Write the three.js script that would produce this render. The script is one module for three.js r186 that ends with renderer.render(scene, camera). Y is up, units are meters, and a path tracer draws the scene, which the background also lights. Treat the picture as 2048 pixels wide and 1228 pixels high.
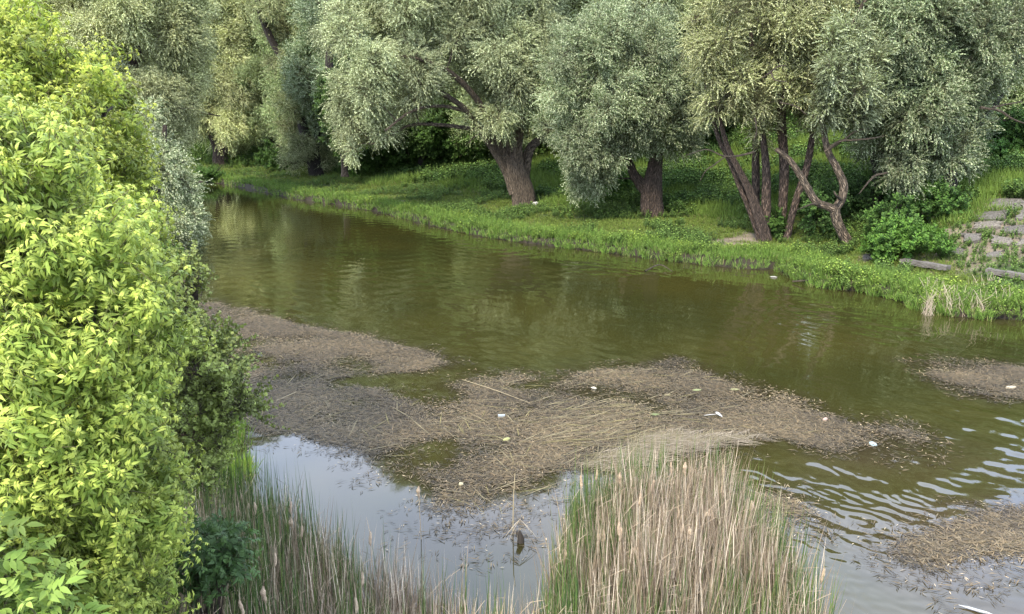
import * as THREE from 'three';
import { mergeGeometries } from 'three/addons/utils/BufferGeometryUtils.js';
import { ImprovedNoise } from 'three/addons/math/ImprovedNoise.js';

// ---------------------------------------------------------------- camera, sky, sun, exposure
const V3 = THREE.Vector3, rad = THREE.MathUtils.degToRad;
const EYE = 5.3, PITCH = rad(12.8), FL = 1607;
const scene = new THREE.Scene();
const camera = new THREE.PerspectiveCamera(2 * THREE.MathUtils.radToDeg(Math.atan(614 / FL)), 2048 / 1228, 0.3, 1500);
camera.position.set(0, EYE, 0);
camera.rotation.x = -PITCH;
scene.add(camera);

const noise = new ImprovedNoise();
const fbm = (x, y, z, n = 4) => { let s = 0, a = 0.5, f = 1; for (let i = 0; i < n; i++) { s += a * noise.noise(x * f, y * f, z * f); a *= 0.5; f *= 2.03; } return s; };

{ // one overcast sky with soft cloud, even all round
  const W = 512, H = 256, d = new Float32Array(W * H * 4);
  for (let j = 0; j < H; j++) for (let i = 0; i < W; i++) {
    const el = ((j + 0.5) / H - 0.5) * Math.PI, az = ((i + 0.5) / W - 0.5) * 2 * Math.PI;
    const x = Math.cos(el) * Math.cos(az), y = Math.sin(el), z = Math.cos(el) * Math.sin(az);
    const k = (j * W + i) * 4;
    let c = [0.16, 0.17, 0.15];
    if (y > 0) {
      const q = 1 / (y + 0.25);
      const cl = THREE.MathUtils.smoothstep(fbm(x * q * 1.3 + 3, 7.1, z * q * 1.3, 5), -0.22, 0.3);
      const b = 1.3 - 0.55 * y;
      c = [0.66, 0.83, 1.2].map((v, n) => b * (v * (1 - cl) + [1.14, 1.22, 1.4][n] * cl));
    }
    d[k] = c[0]; d[k + 1] = c[1]; d[k + 2] = c[2]; d[k + 3] = 1;
  }
  const t = new THREE.DataTexture(d, W, H, THREE.RGBAFormat, THREE.FloatType);
  t.mapping = THREE.EquirectangularReflectionMapping; t.magFilter = THREE.LinearFilter; t.needsUpdate = true;
  scene.background = t; scene.environment = t;
}
const sun = new THREE.DirectionalLight(new THREE.Color(1, 0.9, 0.74), 2.3);
sun.position.set(-28, 62, 22); sun.target.position.set(0, 0, -30);
sun.castShadow = true; sun.shadow.radius = 20; sun.shadow.mapSize.set(4096, 4096);
Object.assign(sun.shadow.camera, { left: -70, right: 70, top: 70, bottom: -70, near: 1, far: 200 });
scene.add(sun, sun.target);

const renderer = new THREE.WebGLRenderer({ antialias: true });
renderer.toneMapping = THREE.LinearToneMapping;
renderer.toneMappingExposure = 2.85;
renderer.shadowMap.enabled = true;

// ---------------------------------------------------------------- helpers
const TAU = Math.PI * 2;
let seed = 1;
const reseed = (s) => { seed = s >>> 0; };
const R = () => { seed = (seed + 0x6D2B79F5) | 0; let t = Math.imul(seed ^ (seed >>> 15), 1 | seed); t = (t + Math.imul(t ^ (t >>> 7), 61 | t)) ^ t; return ((t ^ (t >>> 14)) >>> 0) / 4294967296; };
const rr = (a, b) => a + (b - a) * R();
const clamp = THREE.MathUtils.clamp, lerp = THREE.MathUtils.lerp, sstep = (x, a, b) => { const t = clamp((x - a) / (b - a), 0, 1); return t * t * (3 - 2 * t); };
const vec = (x, y, z) => new V3(x, y, z);
const rdir = () => { const y = rr(-1, 1), a = rr(0, TAU), s = Math.sqrt(1 - y * y); return vec(s * Math.cos(a), y, s * Math.sin(a)); };

// sight lines of the photograph, used once to survey where things stand
const CP = Math.cos(PITCH), SP = Math.sin(PITCH);
const ray = (px, py) => { const u = (px - 1024) / FL, v = (614 - py) / FL; return vec(u, v * CP - SP, -(CP + v * SP)); };
const at = (px, py, z) => { const d = ray(px, py), t = z / -d.z; return vec(d.x * t, EYE + d.y * t, -z); };
const hit = (px, py, y = 0) => { const d = ray(px, py), t = (y - EYE) / d.y; return vec(d.x * t, y, d.z * t); };

const counts = {};
const numbered = (n) => { const k = counts[n] = (counts[n] ?? -1) + 1; return k ? n + '_' + String(k).padStart(3, '0') : n; };
function tag(o, label, category, group, kind) {
  if (label) o.userData.label = label;
  if (category) o.userData.category = category;
  if (group) o.userData.group = group;
  if (kind) o.userData.kind = kind;
  return o;
}
function top(o, name) { o.name = numbered(name); scene.add(o); o.castShadow = o.receiveShadow = true; return o; }
function part(parent, name, geo, mat) { const m = new THREE.Mesh(geo, mat); m.name = name; m.castShadow = m.receiveShadow = true; parent.add(m); return m; }

class Buf { // triangles with a colour per vertex
  constructor() { this.p = []; this.c = []; this.i = []; this.u = []; }
  get n() { return this.p.length / 3; }
  v(x, y, z, c, u = 0, w = 0) { this.p.push(x, y, z); this.c.push(c[0], c[1], c[2]); this.u.push(u, w); return this.n - 1; }
  geo() {
    const g = new THREE.BufferGeometry();
    g.setAttribute('position', new THREE.Float32BufferAttribute(this.p, 3));
    g.setAttribute('color', new THREE.Float32BufferAttribute(this.c, 3));
    g.setAttribute('uv', new THREE.Float32BufferAttribute(this.u, 2));
    g.setIndex(this.i); g.computeVertexNormals(); return g;
  }
  // a leaf: from o along d (unit), facing n (unit)
  leaf(o, d, n, len, wid, c, { rows = 1, droop = 0, fold = 0.25, shape = [0, 1, 0], tip = null } = {}) {
    const s = vec().crossVectors(d, n).normalize();
    if (rows === 1) {
      const k = this.n, m = 0.5, dy = -droop * len;
      this.v(o.x, o.y, o.z, c);
      for (const q of [-1, 1]) this.v(o.x + d.x * len * m + s.x * q * wid / 2 + n.x * fold * wid / 2, o.y + d.y * len * m + s.y * q * wid / 2 + n.y * fold * wid / 2 + dy * 0.25, o.z + d.z * len * m + s.z * q * wid / 2 + n.z * fold * wid / 2, c);
      this.v(o.x + d.x * len, o.y + d.y * len + dy, o.z + d.z * len, c);
      this.i.push(k, k + 1, k + 3, k, k + 3, k + 2);
      return;
    }
    const k = this.n, N = shape.length - 1;
    for (let r = 0; r <= N; r++) {
      const t = r / N, w = wid * shape[r] / 2, dy = -droop * len * t * t, cc = tip ? c.map((x, j) => lerp(x, tip[j], t)) : c;
      const x = o.x + d.x * len * t, y = o.y + d.y * len * t + dy, z = o.z + d.z * len * t;
      this.v(x - s.x * w + n.x * fold * w, y - s.y * w + n.y * fold * w, z - s.z * w + n.z * fold * w, cc);
      this.v(x, y, z, cc.map((q) => q * 0.88));
      this.v(x + s.x * w + n.x * fold * w, y + s.y * w + n.y * fold * w, z + s.z * w + n.z * fold * w, cc);
    }
    for (let r = 0; r < N; r++) { const a = k + r * 3, b = a + 3; this.i.push(a, a + 1, b + 1, a, b + 1, b, a + 1, a + 2, b + 2, a + 1, b + 2, b + 1); }
  }
  // a tapered tube through points with radii
  tube(pts, rads, sides, c, { rough = 0, cap = false, vs = 1 } = {}) {
    const n = pts.length; let len = 0, ref = vec(0.3, 0.1, 1);
    const k0 = this.n;
    for (let i = 0; i < n; i++) {
      const t = vec().subVectors(pts[Math.min(n - 1, i + 1)], pts[Math.max(0, i - 1)]).normalize();
      if (Math.abs(t.dot(ref)) > 0.95) ref = vec(1, 0.2, 0);
      const a = vec().crossVectors(t, ref).normalize(), b = vec().crossVectors(a, t); ref = b.clone();
      if (i) len += pts[i].distanceTo(pts[i - 1]);
      for (let s = 0; s <= sides; s++) {
        const th = (s % sides) / sides * TAU, cx = Math.cos(th), sx = Math.sin(th);
        let r = rads[i];
        if (rough) r *= 1 + rough * (noise.noise(cx * 1.5 + pts[0].x, sx * 1.5 + pts[0].z, len * 0.35 + 5) * 1.1 + noise.noise(cx * 3.5 + 9, sx * 3.5, len * 0.25 + pts[0].x) * 1.2);
        this.v(pts[i].x + (a.x * cx + b.x * sx) * r, pts[i].y + (a.y * cx + b.y * sx) * r, pts[i].z + (a.z * cx + b.z * sx) * r, c, s / sides * Math.max(1, Math.round(TAU * rads[0] / vs)), len / vs);
      }
    }
    const m = sides + 1;
    for (let i = 0; i < n - 1; i++) for (let s = 0; s < sides; s++) { const q = k0 + i * m + s; this.i.push(q, q + 1, q + m, q + 1, q + m + 1, q + m); }
    if (cap) { const e = this.v(pts[n - 1].x, pts[n - 1].y, pts[n - 1].z, c); const q0 = k0 + (n - 1) * m; for (let s = 0; s < sides; s++) this.i.push(q0 + s, q0 + s + 1, e); }
  }
}
const smoothPath = (pts, rads, n) => { // Catmull-Rom resample
  const cv = new THREE.CatmullRomCurve3(pts, false, 'centripetal'), P = [], Q = [];
  for (let i = 0; i <= n; i++) { const t = i / n; P.push(cv.getPoint(t)); const f = t * (rads.length - 1), a = Math.min(rads.length - 2, Math.floor(f)); Q.push(lerp(rads[a], rads[a + 1], f - a)); }
  return [P, Q];
};
const M4 = new THREE.Matrix4(), Q4 = new THREE.Quaternion(), Q5 = new THREE.Quaternion(), YUP = vec(0, 1, 0);
function instanced(name, geo, mat, list) { // list of {p, a (axis for local +Y) or q, s, c}
  const m = new THREE.InstancedMesh(geo, mat, list.length), col = new THREE.Color();
  list.forEach((o, i) => {
    if (o.dr) { const x = vec(0, -1, 0).addScaledVector(o.a, o.a.y), l = x.length(); if (l < 1e-3) x.set(1, 0, 0); else x.multiplyScalar(1 / l); Q4.setFromRotationMatrix(M4.makeBasis(x, o.a, vec().crossVectors(x, o.a))); Q4.multiply(Q5.setFromAxisAngle(YUP, rr(-0.5, 0.5))); } else if (o.q) Q4.copy(o.q); else { Q4.setFromUnitVectors(YUP, o.a || YUP); Q4.multiply(Q5.setFromAxisAngle(YUP, o.r ?? rr(0, TAU))); }
    const s = o.s; M4.compose(o.p, Q4, typeof s === 'number' ? vec(s, s, s) : s); m.setMatrixAt(i, M4);
    m.setColorAt(i, col.setRGB(...(o.c || [1, 1, 1])));
  });
  m.name = name; m.castShadow = m.receiveShadow = true; return m;
}
const scaleC = (c, k) => [c[0] * k, c[1] * k, c[2] * k];
const mixC = (a, b, t) => [lerp(a[0], b[0], t), lerp(a[1], b[1], t), lerp(a[2], b[2], t)];

// ---------------------------------------------------------------- materials
function dataTex(n, m, f, srgb = false) {
  const d = new Uint8Array(n * m * 4);
  for (let j = 0; j < m; j++) for (let i = 0; i < n; i++) { const c = f(i / n, j / m), k = (j * n + i) * 4; for (let q = 0; q < 3; q++) d[k + q] = clamp(c[q] * 255, 0, 255); d[k + 3] = 255; }
  const t = new THREE.DataTexture(d, n, m); t.wrapS = t.wrapT = THREE.RepeatWrapping; t.magFilter = THREE.LinearFilter; t.minFilter = THREE.LinearMipmapLinearFilter; t.generateMipmaps = true;
  if (srgb) t.colorSpace = THREE.SRGBColorSpace; t.needsUpdate = true; return t;
}
const per = (u, v, fu, fv, z = 0) => { const a = u * TAU, b = v * TAU; return noise.noise(Math.cos(a) * fu + 10, Math.sin(a) * fu + z, Math.cos(b) * fv) + noise.noise(Math.sin(b) * fv + 3, Math.cos(a) * fu * 1.3 + z, Math.sin(a) * fu * 1.3 + 7); };
const barkH = (u, v) => { const w = per(u, v, 0.8, 0.7, 2) * 0.05; const f = Math.abs(per(u + w, v, 3.6, 0.75)) * 1.5; return clamp(f + 0.25 * per(u, v, 7, 4, 5), 0, 1); };
const barkBump = dataTex(256, 512, (u, v) => { const h = barkH(u, v); return [h, h, h]; });
const barkMap = dataTex(256, 512, (u, v) => { const h = barkH(u, v), k = 0.16 + 0.95 * h + 0.14 * per(u, v, 2, 2, 9); return [k, k * 0.97, k * 0.92]; });
const bark = (c) => new THREE.MeshStandardMaterial({ color: new THREE.Color().setRGB(...c), map: barkMap, bumpMap: barkBump, bumpScale: 0.09, roughness: 0.95 });
const matBark = bark([0.17, 0.12, 0.09]), matBarkPale = bark([0.24, 0.185, 0.13]), matBarkDark = bark([0.085, 0.07, 0.06]);
const twigMat = new THREE.MeshStandardMaterial({ vertexColors: true, roughness: 0.9 });
const leafMat = new THREE.MeshPhysicalMaterial({ vertexColors: true, roughness: 0.75, specularIntensity: 0.5, transmission: 0.28, thickness: 0, side: THREE.DoubleSide });
const leafMatThin = new THREE.MeshPhysicalMaterial({ vertexColors: true, roughness: 0.65, specularIntensity: 0.6, transmission: 0.36, thickness: 0, side: THREE.DoubleSide });
const willowMat = new THREE.MeshPhysicalMaterial({ vertexColors: true, roughness: 0.6, specularIntensity: 0.6, transmission: 0.16, thickness: 0, side: THREE.DoubleSide });
const dryMat = new THREE.MeshStandardMaterial({ vertexColors: true, roughness: 0.8, side: THREE.DoubleSide });

// ---------------------------------------------------------------- the river's edges and the lie of the land
const P2 = (px, py) => { const p = hit(px, py); return [p.x, p.z]; };
const FB = [[-140, -100], [-80, -95], [-52, -89], [-40, -83], ...[[385, 362], [450, 368], [520, 382], [600, 400], [680, 410], [760, 424], [850, 448], [950, 470], [1050, 486], [1150, 497], [1250, 510], [1350, 522], [1430, 532], [1500, 538], [1555, 538], [1585, 553], [1640, 575], [1720, 583], [1800, 600], [1850, 620], [1920, 634], [2048, 640]].map((p) => P2(...p)), [17.5, -20.5], [24, -18], [40, -11], [70, 0]];
const LB = [[-140, -72], [-60, -76], [-34, -62], [-24, -49], [-16, -37], [-11.6, -28], [-9.8, -22], [-7.2, -17], [-5.5, -14], [-4.6, -12], [-4.0, -10.4], [-3.5, -8.5], [-3, -6.5], [-2.8, -3], [-3, 5], [-3, 60]];
const RIVER = [...FB, [70, 60], ...LB.slice().reverse()];
const inPoly = (x, y, P) => { let c = false; for (let i = 0, j = P.length - 1; i < P.length; j = i++) { const [xi, yi] = P[i], [xj, yj] = P[j]; if ((yi > y) !== (yj > y) && x < (xj - xi) * (y - yi) / (yj - yi) + xi) c = !c; } return c; };
const dLine = (x, y, P, close = false) => { let m = 1e9; for (let i = close ? 0 : 1; i < P.length; i++) { const [ax, ay] = P[(i + P.length - 1) % P.length], [bx, by] = P[i], dx = bx - ax, dy = by - ay; const t = clamp(((x - ax) * dx + (y - ay) * dy) / (dx * dx + dy * dy || 1), 0, 1); const d = Math.hypot(x - ax - dx * t, y - ay - dy * t); if (d < m) m = d; } return m; };
const prof = (d, K) => { for (let i = 1; i < K.length; i++) if (d < K[i][0]) return lerp(K[i - 1][1], K[i][1], (d - K[i - 1][0]) / (K[i][0] - K[i - 1][0])); return K[K.length - 1][1]; };
const FAR = [[0, 0.0], [0.14, 0.27], [0.4, 0.36], [3, 0.5], [8, 1.0], [14, 1.9], [22, 3.2], [34, 5.2], [60, 10], [100, 17], [160, 22], [400, 26]];
const FARR = [[0, 0.0], [0.14, 0.24], [0.4, 0.33], [2.6, 0.5], [5, 1.15], [9.5, 2.5], [16, 3.6], [24, 5.0], [40, 8], [80, 15], [160, 22], [400, 26]];
const NEAR = [[0, 0.05], [0.5, 0.28], [3, 0.6], [10, 1.8], [30, 4], [100, 8], [400, 14]];
function land(x, z) { // {h, d (distance from the water, negative in it), far}
  const df = dLine(x, z, FB), dl = dLine(x, z, LB);
  if (inPoly(x, z, RIVER)) { const d = Math.min(df, dl); return { h: 0.06 - Math.min(1.2, 0.12 + d * 0.5), d: -d, far: df < dl }; }
  const far = df < dl, d = Math.min(df, dl), k = sstep(x - 0.12 * (-z - 27), 10, 13.5);
  let h = far ? lerp(prof(d, FAR), prof(d, FARR), k) : prof(d, NEAR);
  h += Math.min(1, d / 4) * (0.22 * noise.noise(x * 0.23, 1.7, z * 0.23) + 0.07 * noise.noise(x * 0.8, 4.7, z * 0.8)) * (d < 60 ? 1 : 3);
  return { h, d, far };
}
const gy = (x, z) => land(x, z).h;
function ground(px, py) { // where a sight line meets the land
  const d = ray(px, py); let t = 3;
  for (; t < 220; t += 0.15) if (EYE + d.y * t < gy(d.x * t, d.z * t)) break;
  const x = d.x * t, z = d.z * t; return vec(x, gy(x, z), z);
}

{ // ground: one sheet in rings about the bridge, fine where it is near
  const az = []; // from straight ahead
  for (let a = -180; a < -52; a += 4) az.push(a); for (let a = -52; a < 52; a += 0.26) az.push(a); for (let a = 52; a <= 180; a += 4) az.push(a);
  const rs = []; for (let r = 2.5; r < 130; r *= 1.0105) rs.push(r); for (let r = 130; r < 900; r *= 1.12) rs.push(r);
  const b = new Buf(), n = az.length, soil = [0.03, 0.023, 0.013], dirt = [0.2, 0.16, 0.115], green = [0.045, 0.075, 0.018];
  const bare = [[1462, 486, 1.5], [1500, 478, 1.0], [800, 404, 0.7], [795, 395, 0.6], [1735, 497, 0.5], [1725, 520, 0.6], [1900, 520, 1.6], [1985, 470, 2.2], [1950, 500, 1.8], [2040, 480, 2]].map(([x, y, r]) => [ground(x, y), r]);
  for (const r of rs) for (const a of az) {
    const x = r * Math.sin(rad(a)), z = -r * Math.cos(rad(a)), L = land(x, z);
    let c = mixC(soil, green, sstep(L.d, 0.2, 0.8) * (0.75 + 0.5 * noise.noise(x * 0.5, 2, z * 0.5)));
    if (r < 80) for (const [p, q] of bare) { const e = Math.hypot(x - p.x, z - p.z) / q + 0.5 * noise.noise(x * 1.5, 8, z * 1.5); if (e < 1.2) c = mixC(c, dirt, sstep(1.2 - e, 0, 0.7)); }
    c = scaleC(c, 0.85 + 0.5 * noise.noise(x * 2.3, 3, z * 2.3));
    b.v(x, L.h, z, c);
  }
  for (let j = 0; j < rs.length - 1; j++) for (let i = 0; i < n - 1; i++) { const q = j * n + i; b.i.push(q, q + 1, q + n, q + 1, q + n + 1, q + n); }
  const g = top(new THREE.Mesh(b.geo(), new THREE.MeshStandardMaterial({ vertexColors: true, roughness: 1 })), 'ground');
  g.userData.kind = 'structure'; g.userData.label = 'earth banks rising on both sides of the river';
}

// broken concrete slabs on the right-hand slope (corners surveyed)
const SLABS = [[[1986, 402], [2046, 402], [2036, 421], [1967, 423]], [[1965, 426], [2025, 425], [2008, 446], [1953, 443]], [[1947, 449], [2005, 450], [1991, 464], [1947, 465]], [[1920, 472], [1960, 470], [1959, 487], [1928, 490]], [[1885, 494], [1928, 503], [1926, 514], [1898, 511]], [[2052, 402], [2110, 402], [2105, 421], [2042, 421]], [[2041, 424], [2100, 424], [2090, 446], [2026, 445]], [[2006, 456], [2060, 455], [2050, 473], [2010, 472]], [[1987, 481], [2030, 483], [2015, 497], [1982, 492]], [[1973, 508], [2008, 507], [2002, 520], [1968, 518]], [[2064, 450], [2120, 450], [2110, 475], [2060, 474]], [[2040, 484], [2090, 484], [2080, 500], [2035, 498]]];

// ---------------------------------------------------------------- water weed outlines (surveyed on the water)
const MAIN = [[380, 612], [440, 603], [520, 630], [600, 652], [700, 670], [790, 690], [870, 712], [892, 724], [850, 738], [790, 742], [700, 752], [660, 760], [655, 772], [700, 775], [770, 780], [800, 795], [840, 806], [930, 806], [905, 780], [895, 768], [960, 757], [1050, 750], [1060, 758], [1030, 775], [1060, 783], [1120, 770], [1140, 745], [1200, 735], [1290, 732], [1350, 722], [1400, 738], [1450, 765], [1540, 785], [1620, 810], [1700, 838], [1790, 850], [1850, 880], [1830, 905], [1740, 912], [1640, 895], [1560, 880], [1450, 895], [1350, 905], [1240, 945], [1150, 950], [1150, 1000], [1130, 1040], [1060, 1090], [990, 1085], [930, 1105], [880, 1080], [850, 1010], [840, 960], [760, 955], [740, 925], [700, 900], [620, 885], [560, 880], [470, 868], [420, 850], [380, 800]].map((p) => P2(...p));
const HOLES = [[[655, 758], [695, 755], [690, 775], [660, 780]], [[830, 905], [860, 870], [905, 880], [900, 930], [840, 935]], [[1100, 955], [1150, 950], [1160, 990], [1080, 1010]]].map((h) => h.map((p) => P2(...p)));
const RIGHT_FAR = [[1835, 725], [1900, 722], [2000, 728], [2080, 740], [2200, 760], [2200, 800], [2060, 795], [1980, 797], [1930, 785], [1870, 755]].map((p) => P2(...p));
const RIGHT_NEAR = [[1810, 1085], [1880, 1060], [1960, 1035], [2048, 1010], [2200, 1010], [2200, 1180], [2048, 1120], [1990, 1150], [1880, 1170], [1800, 1150]].map((p) => P2(...p));
const SMALL = [[1530, 1000], [1580, 990], [1600, 1020], [1580, 1050], [1520, 1055], [1500, 1030]].map((p) => P2(...p));
const edgeDist = (x, z, P) => (inPoly(x, z, P) ? 1 : -1) * dLine(x, z, P, true);
function weed(x, z) { // depth inside the floating mats, metres, with a ragged edge
  const w = 0.35 * noise.noise(x * 0.9, 2.2, z * 0.9) + 0.22 * noise.noise(x * 2.6, 6, z * 2.6);
  let m = edgeDist(x, z, MAIN);
  if (m > -1) for (const h of HOLES) m = Math.min(m, -edgeDist(x, z, h));
  m = Math.max(m, edgeDist(x, z, RIGHT_FAR), edgeDist(x, z, RIGHT_NEAR), edgeDist(x, z, SMALL));
  return m + w;
}

// ---------------------------------------------------------------- the river
{
  const az = [], rs = [], A = 56, nA = 620;
  for (let i = 0; i <= nA; i++) az.push(lerp(-A, A, i / nA));
  for (let r = 4.5; r < 150; r *= 1.0046) rs.push(r);
  const b = new Buf(), n = az.length;
  const ctr = hit(1430, 1170), fast = hit(1700, 1010), chop = hit(1930, 850), pool = hit(740, 1010);
  reseed(5);
  const set = []; for (let i = 0; i < 14; i++) { const th = Math.PI / 2 + rr(-1.1, 1.1), wl = 0.22 * Math.pow(6, R()); set.push([Math.cos(th) * TAU / wl, Math.sin(th) * TAU / wl, rr(0, TAU), wl]); }
  const rnd = []; for (let i = 0; i < 10; i++) { const th = rr(0, TAU), wl = rr(0.11, 0.28); rnd.push([Math.cos(th) * TAU / wl, Math.sin(th) * TAU / wl, rr(0, TAU), wl]); }
  const water = [0.042, 0.038, 0.009], murk = [0.026, 0.02, 0.01], deepC = [0.02, 0.023, 0.007];
  for (const r of rs) for (const a of az) {
    const x = r * Math.sin(rad(a)), z = -r * Math.cos(rad(a));
    const wd = r < 30 ? weed(x, z) : -5;
    const damp = 1 - 0.8 * sstep(wd, -0.3, 0.4);
    const calm = sstep(Math.hypot(x - pool.x, (z - pool.z) * 0.9), 1.5, 4.5);
    const gust = sstep(fbm(x * 0.13, 3.3, z * 0.2, 3), -0.2, 0.28);
    let h = 0, s0 = (0.003 + 0.014 * gust * sstep(r, 9, 16) * lerp(0.25, 1.1, sstep(x / r, -0.25, 0.1))) * damp * (0.12 + 0.88 * calm);
    for (const [kx, kz, ph, wl] of set) h += s0 * wl / TAU * 1.1 * Math.sin(kx * x + kz * z + ph);
    const kf = Math.exp(-((x - fast.x) ** 2 / 5 + (z - fast.z) ** 2 / 4.5)) * damp * sstep(Math.hypot(x - ctr.x, z - ctr.z), 0.7, 1.7);
    if (kf > 0.01) {
      const warp = 0.6 * noise.noise(x * 1.1, 9, z * 1.1) + 0.22 * noise.noise(x * 2.6, 1, z * 2.6), d = Math.hypot(x - ctr.x, z - ctr.z) + warp;
      const am = clamp(0.45 + 1.1 * noise.noise(x * 1.7 + 5, 3, z * 1.7) + 0.9 * noise.noise(x * 4 + 5, 7, z * 5), -0.3, 1.6);
      h += kf * 1.15 * (0.075 * 0.34 / TAU * Math.sin(d * TAU / 0.34) * am + 0.06 * 0.17 / TAU * Math.sin((d + 0.12 * x) * TAU / 0.17 + 1) * (1.2 - am * 0.5));
    }
    const kc = (0.35 * kf + Math.exp(-((x - chop.x) ** 2 / 3 + (z - chop.z) ** 2 / 6)) * 0.7 + sstep(x, 2.1, 3.2) * sstep(-z, 10.5, 8.5) * 0.36 + 0.12 * sstep(x, 4.5, 6.5) * sstep(-z, 13.5, 11)) * damp;
    if (kc > 0.01) { for (const [kx, kz, ph, wl] of rnd) h += kc * 0.033 * wl / TAU * Math.sin(kx * 0.8 * x + kz * 1.25 * z + ph + 1.5 * noise.noise(x, 2, z)); }
    let c = mixC(water, deepC, clamp(0.4 + fbm(x * 0.2, 7, z * 0.2, 3), 0, 1));
    c = mixC(c, murk, sstep(wd, -0.9, 0.35) * 0.9);
    c = mixC(c, [0.05, 0.037, 0.018], 0.85 * sstep(x, 2.2, 4.5) * sstep(-z, 14, 10.5) * clamp(0.6 + 1.5 * fbm(x * 0.4, 2, z * 0.6, 3), 0, 1));
    b.v(x, h, z, c);
  }
  for (let j = 0; j < rs.length - 1; j++) for (let i = 0; i < n - 1; i++) { const q = j * n + i; b.i.push(q, q + 1, q + n, q + 1, q + n + 1, q + n); }
  const m = top(new THREE.Mesh(b.geo(), new THREE.MeshPhysicalMaterial({ vertexColors: true, roughness: 0.03, ior: 1.52 })), 'river_water');
  m.userData.kind = 'structure'; m.userData.label = 'murky olive river water with faint ripples';
}

// ---------------------------------------------------------------- sprays of leaves
const SHAPE = { box: [0.1, 0.8, 1, 0.62, 0], ash: [0.15, 0.9, 0.95, 0.5, 0], round: [0.3, 1, 1, 0.75, 0.1] };
function willowSpray(sd, pal, { twigs = 5, leaves = 22, len = 1.0, ll = 0.14, lw = 0.023, cone = 0.5 } = {}) {
  reseed(sd); const b = new Buf();
  for (let t = 0; t < twigs; t++) {
    const az = (t + R()) / twigs * TAU, sp = t ? rr(0.25, cone) : 0.1, L = len * rr(0.65, 1.05);
    const d = vec(Math.sin(sp) * Math.cos(az), Math.cos(sp), Math.sin(sp) * Math.sin(az));
    const bend = vec(rr(0.1, 0.6), rr(-0.3, 0), rr(-0.2, 0.2)), pt = (s) => d.clone().multiplyScalar(s * L).addScaledVector(bend, s * s * L);
    b.tube([pt(0), pt(0.5), pt(1)], [0.006, 0.004, 0.001], 3, [0.12, 0.11, 0.06]);
    for (let k = 0; k < leaves; k++) {
      const s = 0.15 + 0.85 * (k + R()) / leaves, o = pt(s), td = pt(Math.min(1, s + 0.1)).sub(pt(s - 0.1)).normalize();
      const ld = rdir().multiplyScalar(0.6).add(td).normalize(); ld.x += 0.15; ld.normalize(); const c = scaleC(R() < 0.5 ? pal[1] : R() < 0.5 ? pal[0] : pal[2], rr(0.75, 1.25));
      b.leaf(o, ld, vec().crossVectors(ld, rdir()).normalize(), ll * rr(0.7, 1.2) * (1.1 - 0.4 * s), lw * rr(0.8, 1.3), c, { droop: rr(0, 0.3) });
    }
  }
  return b.geo();
}
function compound(b, o, d, up, L, pairs, ll, lw, c, tipC, shape, droop = 0.35) { // a pinnate leaf
  const side = vec().crossVectors(d, up).normalize(), n = vec().crossVectors(side, d).normalize();
  const pt = (s) => o.clone().addScaledVector(d, s * L).addScaledVector(YUP, -droop * 0.55 * L * s * s);
  b.tube([pt(0), pt(0.5), pt(1)], [0.0022, 0.0018, 0.001], 3, scaleC(c, 0.8));
  for (let k = 0; k < pairs; k++) for (const q of [-1, 1]) {
    const s = 0.5 + 0.5 * k / pairs, ld = d.clone().multiplyScalar(0.55).addScaledVector(side, q * 0.9).addScaledVector(YUP, rr(-0.25, 0.1)).normalize();
    const nn = n.clone().addScaledVector(side, -q * 0.15 + rr(-0.2, 0.2)).addScaledVector(ld, -n.dot(ld)).normalize();
    b.leaf(pt(s), ld, nn, ll * rr(0.75, 1.05), lw * rr(0.85, 1.1), scaleC(c, rr(0.85, 1.12)), { rows: 4, droop: droop + rr(0, 0.3), fold: 0.3, shape, tip: tipC });
  }
  const ld = d.clone().addScaledVector(YUP, -0.3).normalize(), nn = n.clone().addScaledVector(ld, -n.dot(ld)).normalize();
  b.leaf(pt(1), ld, nn, ll * rr(0.95, 1.15), lw * 1.1, c, { rows: 4, droop: droop + rr(0, 0.25), fold: 0.3, shape, tip: tipC });
}
function shootSpray(sd, { c = [0.2, 0.3, 0.05], young = [0.34, 0.42, 0.08], nodes = 4, L = 0.3, leafL = 0.13, pairs = 2, ll = 0.085, lw = 0.032, shape = SHAPE.box, droop = 0.4 } = {}) {
  reseed(sd); const b = new Buf();
  const bend = vec(rr(-0.2, 0.2), 0, rr(-0.2, 0.2)), pt = (s) => vec(0, s * L, 0).addScaledVector(bend, s * s * L);
  b.tube([pt(0), pt(0.5), pt(1)], [0.004, 0.003, 0.0015], 4, [0.14, 0.13, 0.05]);
  for (let k = 0; k <= nodes; k++) {
    const s = 0.12 + 0.88 * k / nodes, a0 = k * Math.PI / 2 + rr(-0.3, 0.3), size = k === nodes ? 0.6 : 1 - 0.25 * s;
    for (const q of [0, 1]) {
      const a = a0 + q * Math.PI, up = lerp(0.15, 1.1, s * s), d = vec(Math.cos(a), up, Math.sin(a)).normalize();
      const t = s * s, cc = scaleC(mixC(c, young, t), rr(0.85, 1.15));
      compound(b, pt(s), d, YUP.clone().addScaledVector(d, -0.2), leafL * size * rr(0.85, 1.15), pairs, ll * size, lw * size, cc, mixC(cc, young, 0.3), shape, droop);
    }
  }
  return b.geo();
}
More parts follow.
